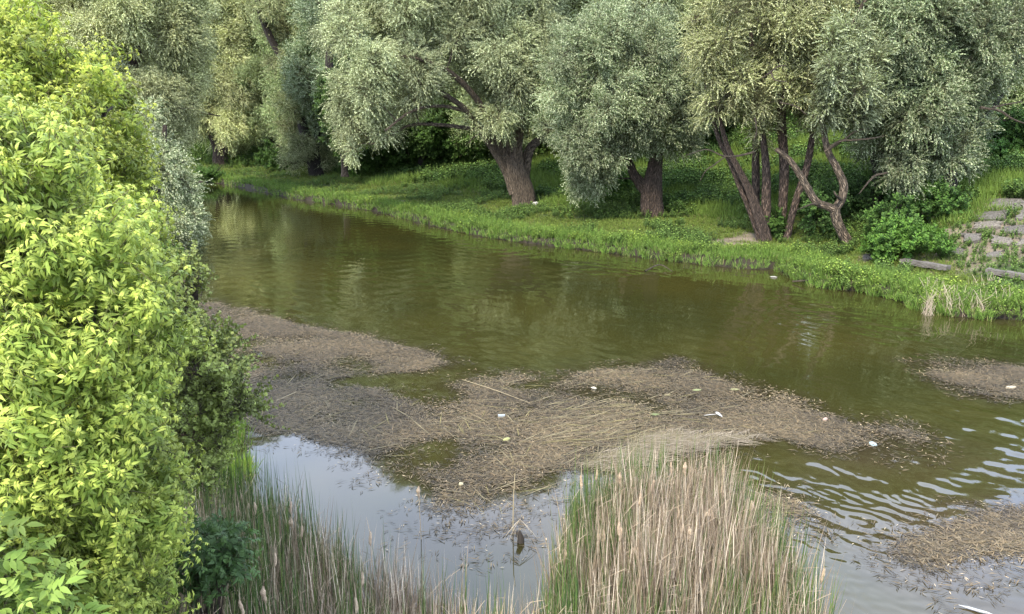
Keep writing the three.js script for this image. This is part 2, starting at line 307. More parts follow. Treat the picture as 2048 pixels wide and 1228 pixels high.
function simpleSpray(sd, { c = [0.06, 0.11, 0.025], young = [0.12, 0.19, 0.04], n = 26, L = 0.42, ll = 0.065, lw = 0.048, shape = SHAPE.round, twigs = 3, spread = 0.6, rows = 4 } = {}) {
  reseed(sd); const b = new Buf();
  for (let t = 0; t < twigs; t++) {
    const az = (t + R()) / twigs * TAU, sp = t ? rr(0.3, spread) : 0.08, d = vec(Math.sin(sp) * Math.cos(az), Math.cos(sp), Math.sin(sp) * Math.sin(az)), LL = L * (t ? rr(0.5, 0.9) : 1);
    b.tube([vec(0, 0, 0), d.clone().multiplyScalar(LL)], [0.005, 0.0015], 4, [0.1, 0.08, 0.05]);
    for (let k = 0; k < n; k++) {
      const s = 0.1 + 0.9 * (k + R()) / n, a = k * 2.4 + rr(-0.3, 0.3), o = d.clone().multiplyScalar(s * LL);
      const ld = vec(Math.cos(a), rr(0.1, 0.9) + s * 0.5, Math.sin(a)).normalize(), nn = YUP.clone().addScaledVector(ld, -ld.y).add(rdir().multiplyScalar(0.35)).normalize();
      const n2 = nn.addScaledVector(ld, -nn.dot(ld)).normalize(), cc = scaleC(mixC(c, young, s * s * R()), rr(0.75, 1.25));
      b.leaf(o, ld, n2, ll * rr(0.7, 1.15), lw * rr(0.8, 1.15), cc, rows > 1 ? { rows, droop: rr(0, 0.3), fold: 0.25, shape } : { droop: rr(0, 0.3) });
    }
  }
  return b.geo();
}
const silver = willowSpray(11, [[0.2, 0.24, 0.11], [0.64, 0.7, 0.5], [0.31, 0.37, 0.21]]);
const silver2 = willowSpray(12, [[0.13, 0.19, 0.075], [0.6, 0.64, 0.47], [0.25, 0.31, 0.18]], { twigs: 5, leaves: 20, len: 0.85, ll: 0.12, lw: 0.025, cone: 0.65 });
const olive = willowSpray(13, [[0.18, 0.21, 0.07], [0.52, 0.55, 0.32], [0.28, 0.32, 0.13]], { twigs: 4, leaves: 19, len: 0.85, ll: 0.125, lw: 0.025, cone: 0.55 });
const greyGreen = willowSpray(14, [[0.12, 0.17, 0.06], [0.46, 0.5, 0.31], [0.2, 0.26, 0.12]], { twigs: 5, leaves: 18, len: 0.8, ll: 0.11, lw: 0.028, cone: 0.75 });
const darkGreen = simpleSpray(15, { c: [0.055, 0.115, 0.022], young: [0.1, 0.19, 0.038], n: 18, L: 0.8, ll: 0.15, lw: 0.09, twigs: 5, spread: 1, rows: 1 });
const freshGreen = simpleSpray(16, { c: [0.06, 0.13, 0.02], young: [0.14, 0.24, 0.04], n: 18, L: 0.7, ll: 0.14, lw: 0.08, twigs: 5, spread: 1, rows: 1 });

// ---------------------------------------------------------------- trees
// stems: [[px, py, radius px, dz]...] ; poly: outline of the crown; all surveyed at the distance of the tree's foot
function tree({ name = 'willow_tree', label, group, base, Z, stems = [], dead = [], poly, n, r, depth, spray, tint = [1, 1, 1], k = 130, barkMat = matBark, up = 0.35, out = 0.75, sd, thick = 1, front = 0.68, leafM = willowMat, flare = 1.35, scale = [0.8, 1.25], own = 0, ownName = 'leaf_spray', gloom = 0.75, sink = 0.35, dense = 1.7, slim = 1 }) {
  reseed(sd);
  const foot = Z ? at(base[0], base[1], Z) : ground(...base); if (Z) foot.y = gy(foot.x, foot.z);
  const D = -foot.z, g = new THREE.Group(); g.position.copy(foot);
  tag(top(g, name), label, 'tree', group);
  const rel = (p) => p.sub(foot), size = (px, y, dz = 0) => px * (D + dz) / (FL) * 1.0;
  const nodes = []; // skeleton points that branches may leave from
  const tubes = (list, nm, mat, isDead) => list.forEach((st, si) => {
    const pts = st.map(([x, y, , dz = 0]) => rel(at(x, y, D + dz))), rd = st.map(([, , q]) => size(q * slim));
    if (!isDead && st[0][1] > base[1] - 25) { pts.unshift(pts[0].clone().add(vec(0, -0.5, 0))); rd.unshift(rd[0] * flare); }
    const [P, Q] = smoothPath(pts, rd, Math.max(8, pts.length * 5));
    if (!isDead) P.forEach((p, i) => nodes.push({ p, r: Q[i] }));
    for (let i = 1; i < P.length - 1; i++) P[i].add(rdir().multiplyScalar(Q[i] * (isDead ? 0.12 : 0.03)));
    const b = new Buf(); b.tube(P, Q, isDead ? 5 : 12, [1, 1, 1], { rough: isDead ? 0.1 : 0.22, cap: true, vs: 0.9 });
    part(g, numbered(nm).replace(/_\d{3}$/, ''), b.geo(), mat);
  });
  tubes(stems.slice(0, 1), 'trunk', barkMat); tubes(stems.slice(1), 'stem', barkMat); tubes(dead, 'bare_branch', matBarkPale, true);
  // puffs of foliage thrown into the outline
  const xs = poly.map((p) => p[0]), ys = poly.map((p) => p[1]), x0 = Math.min(...xs), x1 = Math.max(...xs), y0 = Math.min(...ys), y1 = Math.max(...ys);
  const puffs = []; let big = 1;
  for (let i = 0; i < 300; i++) big = Math.max(big, edgeDist(rr(x0, x1), rr(y0, y1), poly));
  for (let tries = 0; puffs.length < n && tries < n * 120; tries++) {
    const x = rr(x0, x1), y = rr(y0, y1), e = edgeDist(x, y, poly); if (e < r[0] * 0.2) continue;
    const q = Math.min(rr(r[0], r[1]), Math.max(r[0] * 0.75, e * 1.25)), f = e / big, isFront = R() < front, ex = Math.sqrt(Math.max(0, 1 - (1 - f) ** 2));
    const dz = (isFront ? -1 : 1) * depth * ex * Math.sqrt(rr(0.1, 1));
    if (puffs.some((o) => Math.hypot(o.x - x, o.y - y, (o.dz - dz) * FL / D) < (o.q + q) * 0.72)) continue;
    puffs.push({ x, y, q, dz });
  }
  const twig = new Buf(), fine = new Buf(), list = [];
  puffs.forEach((o) => { o.p = rel(at(o.x, o.y, D + o.dz)); o.R = size(o.q, 0, o.dz); });
  const tops = nodes.length ? nodes.map((m) => m.p) : [vec(0, 0, 0)];
  if (!nodes.length) nodes.push({ p: vec(0, 0, 0), r: 0.1 });
  puffs.sort((a, c) => Math.min(...tops.map((t) => t.distanceTo(a.p))) - Math.min(...tops.map((t) => t.distanceTo(c.p))));
  for (const o of puffs) {
    let best = nodes[0], bc = 1e9;
    for (const m of nodes) { const d = m.p.distanceTo(o.p), up_ = m.p.y - o.p.y, c = d + (up_ > 0 ? up_ * 1.3 : 0) + (m.r < 0.02 ? 1 : 0); if (c < bc) { bc = c; best = m; } }
    const L = best.p.distanceTo(o.p), mid = best.p.clone().lerp(o.p, 0.5).add(vec(rr(-0.12, 0.12) * L, rr(0.02, 0.2) * L, rr(-0.12, 0.12) * L));
    const r1 = Math.min(best.r * 0.6, (0.02 + 0.017 * L) * thick), [P, Q] = smoothPath([best.p, mid, o.p], [r1, r1 * 0.75, r1 * 0.4], 7);
    twig.tube(P, Q, 5, [1, 1, 1], { vs: 0.9 });
    P.slice(2).forEach((p, i) => nodes.push({ p, r: Q[i + 2] }));
    const w = mixC(tint, scaleC(tint, 0.85), R()), wk = rr(0.72, 1.25), pd = o.p.clone().sub(best.p).normalize().add(vec(0, up * 0.8, 0)).normalize();
    for (let t = 0; t < 6; t++) { // boughs inside the puff
      const d = rdir(); d.y = d.y * 0.7 + 0.25; const e = o.p.clone().addScaledVector(d, o.R * rr(0.6, 0.95)), m2 = o.p.clone().lerp(e, 0.5).add(vec(0, 0.1 * o.R, 0));
      twig.tube([o.p, m2, e], [r1 * 0.32, r1 * 0.22, 0.004], 4, [1, 1, 1], { vs: 0.9 });
    }
    if (leafM === willowMat) for (let t = 0; t < 4; t++) { // thin bare twigs that show among the leaves
      const d = rdir(); d.z = Math.abs(d.z) * 0.8; d.normalize(); const e0 = o.p.clone().addScaledVector(d, o.R * 0.5), e2 = o.p.clone().addScaledVector(d, o.R * rr(1.0, 1.4)).add(vec(rr(-0.3, 0.3), rr(-0.2, 0.3), 0)), e1 = e0.clone().lerp(e2, 0.5).add(rdir().multiplyScalar(0.15 * o.R)), w0 = 0.0003 * D;
      fine.tube([e0, e1, e2], [w0 * 1.3, w0, w0 * 0.5], 4, [1, 1, 1], { vs: 0.9 });
    }
    const cnt = Math.round(k * dense * o.R * o.R);
    for (let t = 0; t < cnt; t++) {
      const d = rdir(), u = R() < 0.16 ? rr(0.85, 1.35) : Math.pow(R(), 1 / 2.6) * (1 - sink * 0.25), al = d.dot(pd), p = o.p.clone().addScaledVector(d, o.R * u * 0.82).addScaledVector(pd, o.R * u * (al * 0.5 + 0.1 * rr(-1, 1)));
      const a = d.clone().multiplyScalar(out * 0.7).addScaledVector(pd, 0.5).add(rdir().multiplyScalar(0.75)); a.y += up * 0.7; a.normalize();
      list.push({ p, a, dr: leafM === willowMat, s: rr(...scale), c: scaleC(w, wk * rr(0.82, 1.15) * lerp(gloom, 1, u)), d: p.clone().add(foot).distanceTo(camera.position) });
    }
  }
  if (fine.n) tag(part(g, 'bare_twigs', fine.geo(), matBarkPale), null, null, null, 'stuff');
  if (twig.n) tag(part(g, 'branches', twig.geo(), barkMat), null, null, null, 'stuff');
  let rest = list;
  if (own) { // the nearest sprays one by one
    const order = list.slice().sort((a, c) => a.d - c.d); rest = order.slice(own);
    const mats = [0.8, 0.9, 1, 1.1, 1.2].map((q) => { const m = leafM.clone(); m.color.setRGB(...scaleC(tint, q)); return m; });
    order.slice(0, own).forEach((o) => { const m = part(g, ownName, spray, mats[Math.min(4, Math.floor(R() * 5))]); m.position.copy(o.p); m.quaternion.setFromUnitVectors(YUP, o.a).multiply(Q5.setFromAxisAngle(YUP, rr(0, TAU))); m.scale.setScalar(o.s); });
  }
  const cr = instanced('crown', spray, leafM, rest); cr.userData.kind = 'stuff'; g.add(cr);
  console.log(g.name, 'D', D.toFixed(1), 'foot', foot.y.toFixed(2), 'puffs', puffs.length, 'sprays', list.length);
  return g;
}

// far bank, from the bend to the right
tree({ sd: 101, label: 'pale silver willow at the far bend, its low trunk just above the water', base: [442, 328], stems: [[[442, 330, 15], [438, 300, 12], [425, 270, 8], [400, 200, 5], [385, 110, 4], [380, -50, 3]], [[446, 312, 10], [458, 270, 7], [470, 200, 5], [462, 90, 4], [450, -80, 3]]],
  poly: [[330, 60], [350, -150], [430, -240], [520, -200], [545, -60], [525, 60], [535, 150], [540, 235], [505, 300], [470, 310], [440, 295], [400, 265], [350, 250], [330, 200]], n: 62, r: [20, 46], depth: 5, spray: silver, tint: [1.5, 1.42, 1.05], k: 75, scale: [1, 1.6] });
tree({ sd: 102, label: 'silver willow rising above the bright green maples on the left', base: [215, 330], Z: 56, stems: [[[215, 360, 16], [235, 280, 13], [260, 180, 9], [280, 60, 6], [290, -80, 4]], [[240, 270, 9], [170, 150, 6], [130, 40, 4]]], dead: [[[325, 245, 3], [350, 215, 2.4], [400, 225, 1.8], [440, 232, 1]]],
  poly: [[60, 60], [80, -120], [220, -280], [380, -200], [420, -20], [400, 120], [380, 240], [330, 330], [230, 300], [90, 250]], n: 66, r: [26, 60], depth: 4.5, spray: silver, tint: [1.45, 1.38, 1.02], k: 100, scale: [0.9, 1.4] });
tree({ sd: 103, label: 'leafy silver willow leaning over the water behind the left-hand maples', base: [318, 470], Z: 34, stems: [[[300, 500, 12], [312, 420, 9], [325, 330, 7], [330, 250, 4]]],
  poly: [[270, 240], [320, 215], [350, 270], [372, 340], [398, 400], [385, 470], [370, 530], [330, 580], [280, 560], [250, 400]], n: 34, r: [20, 40], depth: 2, spray: silver2, tint: [1.0, 1.0, 0.8], k: 150, up: 0.1 });
tree({ sd: 104, label: 'slim dark willow leaning left, leafy down to its foot', base: [632, 352], front: 0.35, dense: 1.2, barkMat: matBarkDark, stems: [[[634, 353, 13], [616, 290, 11], [598, 215, 9], [577, 135, 8], [547, 88, 7], [520, 20, 6], [500, -110, 4]], [[640, 350, 8], [632, 300, 7], [640, 225, 5], [650, 120, 4]]],
  poly: [[500, -30], [530, -180], [680, -200], [690, 30], [668, 160], [660, 250], [665, 335], [635, 362], [590, 362], [572, 300], [560, 180], [520, 80]], n: 58, r: [18, 36], depth: 2.5, spray: greyGreen, tint: [1.25, 1.22, 1.02], k: 88, scale: [0.9, 1.35] });
tree({ sd: 105, label: 'big spreading willow with a leaning trunk that fans into many limbs', base: [1047, 412], front: 0.5, dense: 1.5, flare: 1.45, thick: 1.25, barkMat: matBarkPale,
  stems: [[[1049, 416, 23], [1043, 375, 21], [1030, 340, 20], [1022, 315, 13]], [[1032, 385, 13], [1015, 345, 10], [990, 302, 8, -0.3], [965, 262, 7, -0.8], [935, 222, 5.5, -1.5], [890, 190, 5, -2.2], [820, 158, 4, -2.8], [745, 142, 2.5, -3]], [[1035, 370, 11], [1008, 310, 9], [985, 262, 8, -0.6], [955, 200, 6, -1.6], [900, 145, 5, -2.6], [838, 118, 3, -3.2], [780, 110, 2, -3.4]], [[1030, 350, 12, 0.2], [1022, 290, 10, 0.3], [1015, 200, 10, 0.5], [1010, 100, 9, 1], [1003, 0, 7, 1], [1000, -120, 4, 1]], [[1042, 360, 10], [1036, 290, 8, -0.2], [1048, 225, 7, -0.6], [1068, 140, 5, -1], [1075, 20, 4, -1]], [[1048, 360, 10, 0.2], [1060, 298, 9, 0.5], [1085, 272, 7, 1], [1112, 225, 5, 1.5], [1150, 130, 3, 2]], [[968, 262, 4.5, -0.3], [930, 256, 3.8, -0.6], [880, 250, 3.2, -1], [820, 250, 2.4, -1], [785, 268, 2, -1], [745, 288, 1.4, -1]], [[935, 222, 4, -1.5], [880, 212, 3.2, -2.3], [825, 222, 2.4, -2.8], [770, 262, 1.8, -3]]],
  dead: [[[1000, 275, 2.2, -0.5], [970, 267, 2, -1], [950, 272, 1.6, -1.2], [937, 287, 1, -1.2]], [[835, 192, 1.6, -1.5], [808, 205, 1.2, -1.6], [785, 218, 0.7, -1.7]]],
  poly: [[640, 100], [690, -60], [760, -170], [980, -220], [1120, -160], [1110, 50], [1098, 180], [1105, 240], [1062, 272], [1000, 262], [945, 250], [900, 205], [860, 205], [815, 235], [775, 285], [735, 310], [690, 312], [678, 240], [650, 160]], n: 115, r: [18, 44], depth: 4.2, spray: silver, tint: [1.06, 1.05, 0.84], k: 105 });
tree({ sd: 106, label: 'pollard willow with a short thick dark trunk and one bent side arm', base: [1305, 432], front: 0.55, dense: 1.3, barkMat: matBark, flare: 1.4,
  stems: [[[1306, 435, 22], [1303, 400, 20], [1304, 370, 19], [1309, 335, 15], [1312, 300, 13], [1310, 220, 10], [1300, 110, 7]], [[1306, 412, 8], [1294, 385, 11], [1280, 366, 10.5], [1268, 350, 9], [1257, 318, 7], [1250, 280, 5], [1238, 215, 4]], [[1310, 330, 9], [1335, 265, 6], [1370, 205, 4]], [[1310, 310, 8], [1280, 240, 6], [1215, 170, 4], [1150, 150, 2.5]]],
  dead: [[[1262, 335, 1.8, -0.4], [1240, 330, 1.4, -0.6], [1222, 334, 0.8, -0.8]]],
  poly: [[1085, 190], [1110, 90], [1200, 10], [1330, 30], [1400, 150], [1412, 270], [1370, 312], [1330, 302], [1300, 300], [1262, 292], [1240, 320], [1205, 375], [1165, 400], [1140, 330], [1125, 280], [1085, 260]], n: 92, r: [18, 40], depth: 3.2, spray: silver2, tint: [0.92, 0.95, 0.76], k: 125, up: 0.05 });
tree({ sd: 107, label: 'tall yellowish willow crown with bare twigs behind the pollard', base: [1235, 330], Z: 54, barkMat: matBarkPale, stems: [[[1235, 360, 12], [1265, 200, 10], [1262, 120, 8], [1240, 60, 7], [1200, -60, 4]], [[1264, 160, 8], [1295, 85, 6], [1312, 20, 5], [1330, -120, 3]]],
  dead: [[[1300, 52, 2.6, -3], [1262, 46, 2, -3.4], [1228, 42, 1.4, -3.6], [1198, 33, 0.8, -3.8]], [[1288, 78, 2.4, -3], [1250, 66, 1.8, -3.5], [1222, 66, 1.2, -3.6], [1185, 70, 0.8, -3.7]], [[1380, 155, 2.6, -3], [1340, 142, 2.2, -3.4], [1300, 168, 1.8, -3.6], [1265, 182, 1.3, -3.8], [1225, 186, 0.8, -3.8]]],
  poly: [[1075, 70], [1090, -120], [1250, -190], [1450, -150], [1440, 0], [1390, 140], [1240, 140], [1120, 150]], n: 72, r: [26, 52], depth: 3.6, spray: olive, tint: [1.12, 1.15, 1.1], k: 88, scale: [0.9, 1.4] });
tree({ sd: 108, label: 'multi-stemmed olive willow with four leaning stems close to the water', base: [1535, 482], front: 0.5, dense: 1.25, flare: 1.15, slim: 0.8, thick: 0.9, barkMat: matBark,
  stems: [[[1534, 486, 13, -0.3], [1517, 432, 12, -0.3], [1498, 381, 9.5, -0.3], [1477, 339, 8, -0.4], [1456, 296, 6.5, -0.5], [1440, 240, 5, -0.8], [1410, 120, 3, -1]], [[1522, 480, 10], [1502, 424, 8.5], [1481, 373, 8], [1460, 322, 7], [1439, 280, 6], [1420, 215, 4], [1400, 120, 3]], [[1531, 478, 11, 0.1], [1532, 406, 11, 0.2], [1532, 339, 10, 0.2], [1526, 275, 8, 0.2], [1512, 180, 6, 0.2], [1500, 40, 4, 0.2], [1495, -60, 3]], [[1512, 450, 9, 1.6], [1512, 330, 9, 1.6], [1510, 240, 7, 1.6], [1500, 100, 4, 1.6]], [[1562, 482, 11, 0.4], [1566, 402, 11, 0.5], [1568, 330, 11, 0.6], [1562, 237, 11, 0.6], [1564, 180, 10, 0.6], [1560, 60, 7, 0.6], [1555, -70, 4, 0.6]], [[1573, 484, 10, -0.1], [1591, 406, 9, -0.1], [1612, 339, 9, 0], [1624, 275, 7, 0], [1640, 180, 5, 0], [1650, 40, 3, 0]]],
  dead: [[[1508, 304, 2.6, -2.7], [1475, 312, 2.4, -2.9], [1447, 312, 2, -3.1], [1413, 299, 1.4, -3.2], [1371, 311, 0.7, -3.2]], [[1450, 313, 1.7, -3.1], [1428, 330, 1.5, -3.2], [1412, 341, 1.2, -3.2], [1400, 362, 0.6, -3.2]], [[1523, 157, 1.6, -3.5], [1540, 145, 2.2, -3.7], [1556, 133, 1.6, -3.8], [1572, 131, 1, -3.8]], [[1541, 143, 2, -3.7], [1550, 160, 1.4, -3.8], [1574, 163, 0.8, -3.9]], [[1560, 205, 1.8, -3.1], [1590, 212, 1.3, -3.3], [1613, 229, 0.8, -3.4]], [[1510, 235, 1.8, -3.5], [1513, 265, 1.4, -3.5], [1508, 280, 0.8, -3.5]]],
  poly: [[1395, -50], [1560, -60], [1700, -50], [1705, 50], [1695, 190], [1652, 235], [1625, 285], [1600, 265], [1580, 225], [1558, 230], [1545, 300], [1520, 310], [1500, 240], [1470, 220], [1440, 275], [1412, 265], [1400, 210], [1385, 150], [1385, 30]], n: 150, r: [12, 28], depth: 2.8, spray: olive, tint: [1.02, 0.99, 0.88], k: 150, up: 0.25 });
tree({ sd: 109, label: 'thin twisted willow forking low into two crooked arms', base: [1697, 490], flare: 1.1, thick: 0.8, barkMat: matBarkPale,
  stems: [[[1700, 494, 10], [1683, 462, 9], [1671, 432, 9], [1670, 412, 9]], [[1671, 420, 8], [1656, 413, 7.5], [1634, 405, 7], [1614, 375, 7], [1597, 346, 6.5], [1577, 318, 5.5], [1552, 298, 4]], [[1670, 420, 8], [1684, 397, 7.5], [1687, 370, 7.5], [1673, 336, 7], [1656, 303, 6.5], [1646, 250, 5.5], [1640, 180, 4]]],
  dead: [[[1650, 303, 2.8, -0.4], [1678, 283, 2.6, -0.6], [1710, 280, 2, -0.8], [1742, 277, 1.6, -1], [1768, 272, 0.8, -1]], [[1658, 300, 2, -0.3], [1690, 278, 1.8, -0.5], [1712, 262, 1.4, -0.6], [1738, 257, 0.8, -0.7]], [[1640, 407, 2.6, -0.2], [1622, 409, 2, -0.4], [1608, 414, 1.4, -0.5], [1592, 421, 0.8, -0.6]], [[1683, 400, 3, -0.1], [1672, 390, 2.4, -0.5], [1668, 382, 1.2, -0.5]]],
  poly: [[1630, 60], [1710, 40], [1770, 140], [1750, 240], [1690, 265], [1630, 240]], n: 26, r: [15, 30], depth: 1.6, spray: olive, tint: [0.9, 0.95, 0.95], k: 150 });
tree({ sd: 110, label: 'broad grey-green willow hanging over the bushes left of the concrete slabs', base: [1893, 392], dense: 1.35, barkMat: matBarkDark, flare: 1.15,
  stems: [[[1900, 396, 14], [1899, 340, 13], [1893, 270, 10], [1882, 190, 8], [1872, 80, 6], [1870, -60, 4]], [[1896, 330, 9], [1925, 270, 8], [1965, 240, 6], [2005, 190, 4]], [[1894, 300, 8], [1850, 240, 6], [1800, 200, 5], [1750, 170, 3]]],
  dead: [[[1775, 345, 1.6, -3.4], [1750, 352, 2, -3.4], [1732, 370, 1.5, -3.5], [1718, 388, 0.8, -3.5]], [[1960, 215, 2.6, -3], [2000, 222, 2, -3], [2025, 238, 1.5, -3], [2050, 247, 1, -3]], [[1985, 215, 2, -3], [2015, 208, 1.5, -3], [2045, 203, 0.9, -3]]],
  poly: [[1690, 255], [1715, 150], [1700, 60], [1770, -40], [1880, -55], [2010, -50], [2065, 30], [2040, 140], [1965, 200], [1965, 290], [1930, 350], [1880, 340], [1850, 325], [1810, 372], [1765, 350], [1720, 300]], n: 112, r: [19, 42], depth: 3.4, spray: silver2, tint: [0.85, 0.88, 0.7], k: 125, up: 0.1 });
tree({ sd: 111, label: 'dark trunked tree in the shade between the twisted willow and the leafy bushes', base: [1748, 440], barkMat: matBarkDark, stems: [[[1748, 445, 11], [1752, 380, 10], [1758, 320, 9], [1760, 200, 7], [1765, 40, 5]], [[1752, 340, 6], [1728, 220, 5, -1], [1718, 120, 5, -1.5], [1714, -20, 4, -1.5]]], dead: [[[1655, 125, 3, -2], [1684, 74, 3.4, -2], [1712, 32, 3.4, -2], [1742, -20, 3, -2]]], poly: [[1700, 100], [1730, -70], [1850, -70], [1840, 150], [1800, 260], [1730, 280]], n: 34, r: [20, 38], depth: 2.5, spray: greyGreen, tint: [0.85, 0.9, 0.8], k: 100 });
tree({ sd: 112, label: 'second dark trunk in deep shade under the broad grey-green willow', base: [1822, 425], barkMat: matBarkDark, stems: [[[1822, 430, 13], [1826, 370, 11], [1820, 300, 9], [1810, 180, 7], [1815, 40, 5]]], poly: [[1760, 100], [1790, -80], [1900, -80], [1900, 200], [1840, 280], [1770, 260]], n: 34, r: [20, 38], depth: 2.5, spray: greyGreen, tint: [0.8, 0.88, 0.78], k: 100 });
tree({ sd: 113, label: 'tree at the right edge reaching a dark bough in over the grassy slope', base: [2160, 330], Z: 44, barkMat: matBarkDark, stems: [[[2160, 360, 16], [2150, 280, 14], [2140, 180, 11], [2135, 40, 8]], [[2150, 260, 11, 0], [2090, 215, 9, -0.5], [2048, 222, 8, -0.8], [2000, 240, 6, -1], [1962, 254, 4, -1]]],
  poly: [[2010, 20], [2030, -50], [2150, -70], [2280, -60], [2280, 250], [2150, 270], [2075, 190], [2040, 120]], n: 66, r: [22, 44], depth: 3.5, spray: greyGreen, tint: [0.8, 0.95, 0.8], k: 95 });
tree({ name: 'thicket_tree', sd: 114, label: 'small dark green tree under the arch of the big willow', base: [838, 345], barkMat: matBarkDark, stems: [[[838, 348, 5], [842, 318, 4.5], [852, 292, 4], [850, 250, 3]], [[842, 320, 3.5], [868, 295, 3], [880, 260, 2]]], poly: [[720, 260], [780, 215], [880, 205], [960, 240], [975, 300], [900, 312], [800, 310], [730, 320]], n: 40, r: [14, 30], depth: 2.4, spray: darkGreen, tint: [1.15, 1.1, 1], k: 60, up: 0.1 });
tree({ name: 'thicket_tree', sd: 115, label: 'slender dark sapling left of the small tree under the big willow', base: [768, 352], barkMat: matBarkDark, stems: [[[768, 355, 3.5], [765, 325, 3], [755, 300, 2.4], [750, 270, 1.6]]], poly: [[690, 290], [740, 260], [800, 280], [815, 320], [770, 335], [700, 345]], n: 22, r: [12, 24], depth: 1.6, spray: darkGreen, tint: [1.3, 1.3, 1.1], k: 60, up: 0.1 });
tree({ name: 'leafy_tree', sd: 116, label: 'fresh green leafy tree in the gap between the slim willow and the big willow', base: [690, 330], Z: 62, barkMat: matBarkDark, stems: [[[690, 340, 6], [682, 270, 6], [662, 190, 7], [658, 100, 7], [654, 20, 6], [650, -60, 5]]], poly: [[640, 200], [660, 120], [720, 100], [760, 200], [770, 270], [720, 310], [660, 300]], n: 34, r: [14, 28], depth: 2, spray: freshGreen, tint: [0.9, 0.9, 0.9], k: 50 });

// ---------------------------------------------------------------- near left: maples, alder, ash
const BE = { c: [0.155, 0.255, 0.03], young: [0.52, 0.61, 0.11], ll: 0.062, lw: 0.021, leafL: 0.1, droop: 0.75, L: 0.24 };
const shoot = shootSpray(21, { ...BE, nodes: 4 }), shootFar = shootSpray(22, { ...BE, nodes: 3 });
tree({ name: 'box_elder_tree', sd: 201, label: 'bright yellow-green maple filling the lower left corner nearest the bridge', base: [120, 900], Z: 5.6, leafM: leafMatThin, barkMat: matBark, thick: 0.35, own: 300, scale: [0.7, 1.1], sink: 0.2, gloom: 0.6,
  stems: [[[130, 1500, 14], [150, 1200, 11], [190, 900, 9], [170, 650, 7], [90, 420, 5]], [[160, 1150, 8], [230, 900, 6], [290, 700, 4]], [[180, 950, 7], [60, 700, 5], [10, 450, 3]]],
  poly: [[-260, 1420], [-260, 260], [-100, 200], [10, 205], [65, 255], [150, 290], [165, 345], [150, 400], [250, 430], [280, 500], [335, 600], [345, 640], [345, 700], [318, 750], [332, 830], [305, 900], [350, 960], [365, 1030], [330, 1110], [305, 1228], [285, 1420]], n: 190, r: [45, 95], depth: 1.4, spray: shoot, tint: [1.08, 1.05, 1], k: 400, up: 0.45, out: 0.6 });
tree({ name: 'box_elder_tree', sd: 202, label: 'second yellow-green maple standing behind and above the nearest one', base: [90, 600], Z: 10.5, leafM: leafMatThin, thick: 0.45, scale: [0.85, 1.3], sink: 0.2, gloom: 0.6,
  stems: [[[80, 900, 14], [100, 600, 11], [110, 400, 9], [80, 200, 6], [50, 60, 3]], [[105, 420, 7], [190, 280, 5], [220, 190, 3]], [[105, 500, 7], [230, 420, 5], [320, 380, 3]]],
  poly: [[-160, 60], [-60, 30], [25, 5], [65, 15], [95, 60], [105, 105], [195, 108], [218, 170], [270, 180], [262, 250], [285, 310], [318, 385], [352, 390], [354, 415], [312, 460], [320, 560], [340, 640], [240, 640], [100, 500], [-160, 500]], n: 130, r: [32, 70], depth: 1.8, spray: shootFar, tint: [1.28, 1.2, 0.85], k: 240, up: 0.4, out: 0.6 });
const alderSpray = simpleSpray(23, { c: [0.25, 0.31, 0.075], young: [0.5, 0.6, 0.14], n: 13, L: 0.42, ll: 0.055, lw: 0.04, twigs: 3, spread: 0.45 });
tree({ name: 'alder_bush', sd: 203, label: 'dark green round-leaved alder bush between the maples and the floating weed', base: [400, 900], Z: 9.6, thick: 0.4, leafM: leafMatThin, scale: [0.7, 1.15],
  stems: [[[360, 1000, 7], [370, 850, 5], [380, 700, 4], [370, 580, 2]], [[375, 900, 4], [430, 800, 3], [500, 800, 1.5]], [[375, 850, 3.5], [420, 740, 2.5], [462, 695, 1.2]], [[375, 750, 3], [380, 620, 2], [402, 555, 1]]],
  poly: [[315, 560], [360, 530], [408, 545], [400, 600], [380, 650], [420, 670], [468, 680], [462, 720], [488, 745], [470, 790], [520, 800], [505, 835], [465, 850], [455, 890], [430, 920], [440, 980], [390, 990], [330, 960], [300, 800]], n: 190, r: [12, 30], depth: 0.9, spray: alderSpray, k: 190, up: 0.6, out: 0.6 });
const ashSpray = shootSpray(24, { c: [0.05, 0.11, 0.025], young: [0.1, 0.19, 0.04], nodes: 3, L: 0.25, leafL: 0.2, pairs: 3, ll: 0.085, lw: 0.034, shape: SHAPE.ash, droop: 0.3 });
tree({ name: 'ash_sapling', sd: 204, label: 'dark blue-green ash sapling at the edge of the reeds below the maple', base: [415, 1150], Z: 6.8, thick: 0.3, leafM: leafMatThin,
  stems: [[[410, 1260, 4], [415, 1170, 3.5], [420, 1090, 2]]], poly: [[355, 1110], [380, 1080], [430, 1062], [470, 1085], [482, 1130], [460, 1165], [420, 1175], [370, 1165]], n: 24, r: [18, 34], depth: 0.3, spray: ashSpray, k: 330, up: 0.3, scale: [0.7, 1] });
const bigAsh = shootSpray(25, { c: [0.16, 0.26, 0.035], young: [0.3, 0.42, 0.07], nodes: 2, L: 0.2, leafL: 0.22, pairs: 3, ll: 0.1, lw: 0.04, shape: SHAPE.ash, droop: 0.25 });
tree({ name: 'ash_sapling', sd: 205, label: 'fresh green large-leaved sapling in the bottom left corner', base: [40, 1200], Z: 3.9, thick: 0.3, leafM: leafMatThin,
  stems: [[[40, 1500, 6], [45, 1260, 5], [30, 1130, 3]]], poly: [[-120, 1120], [-20, 1085], [40, 1110], [55, 1150], [110, 1165], [150, 1210], [130, 1320], [-120, 1320]], n: 22, r: [30, 55], depth: 0.35, spray: bigAsh, k: 190, up: 0.5, scale: [0.75, 1.05] });

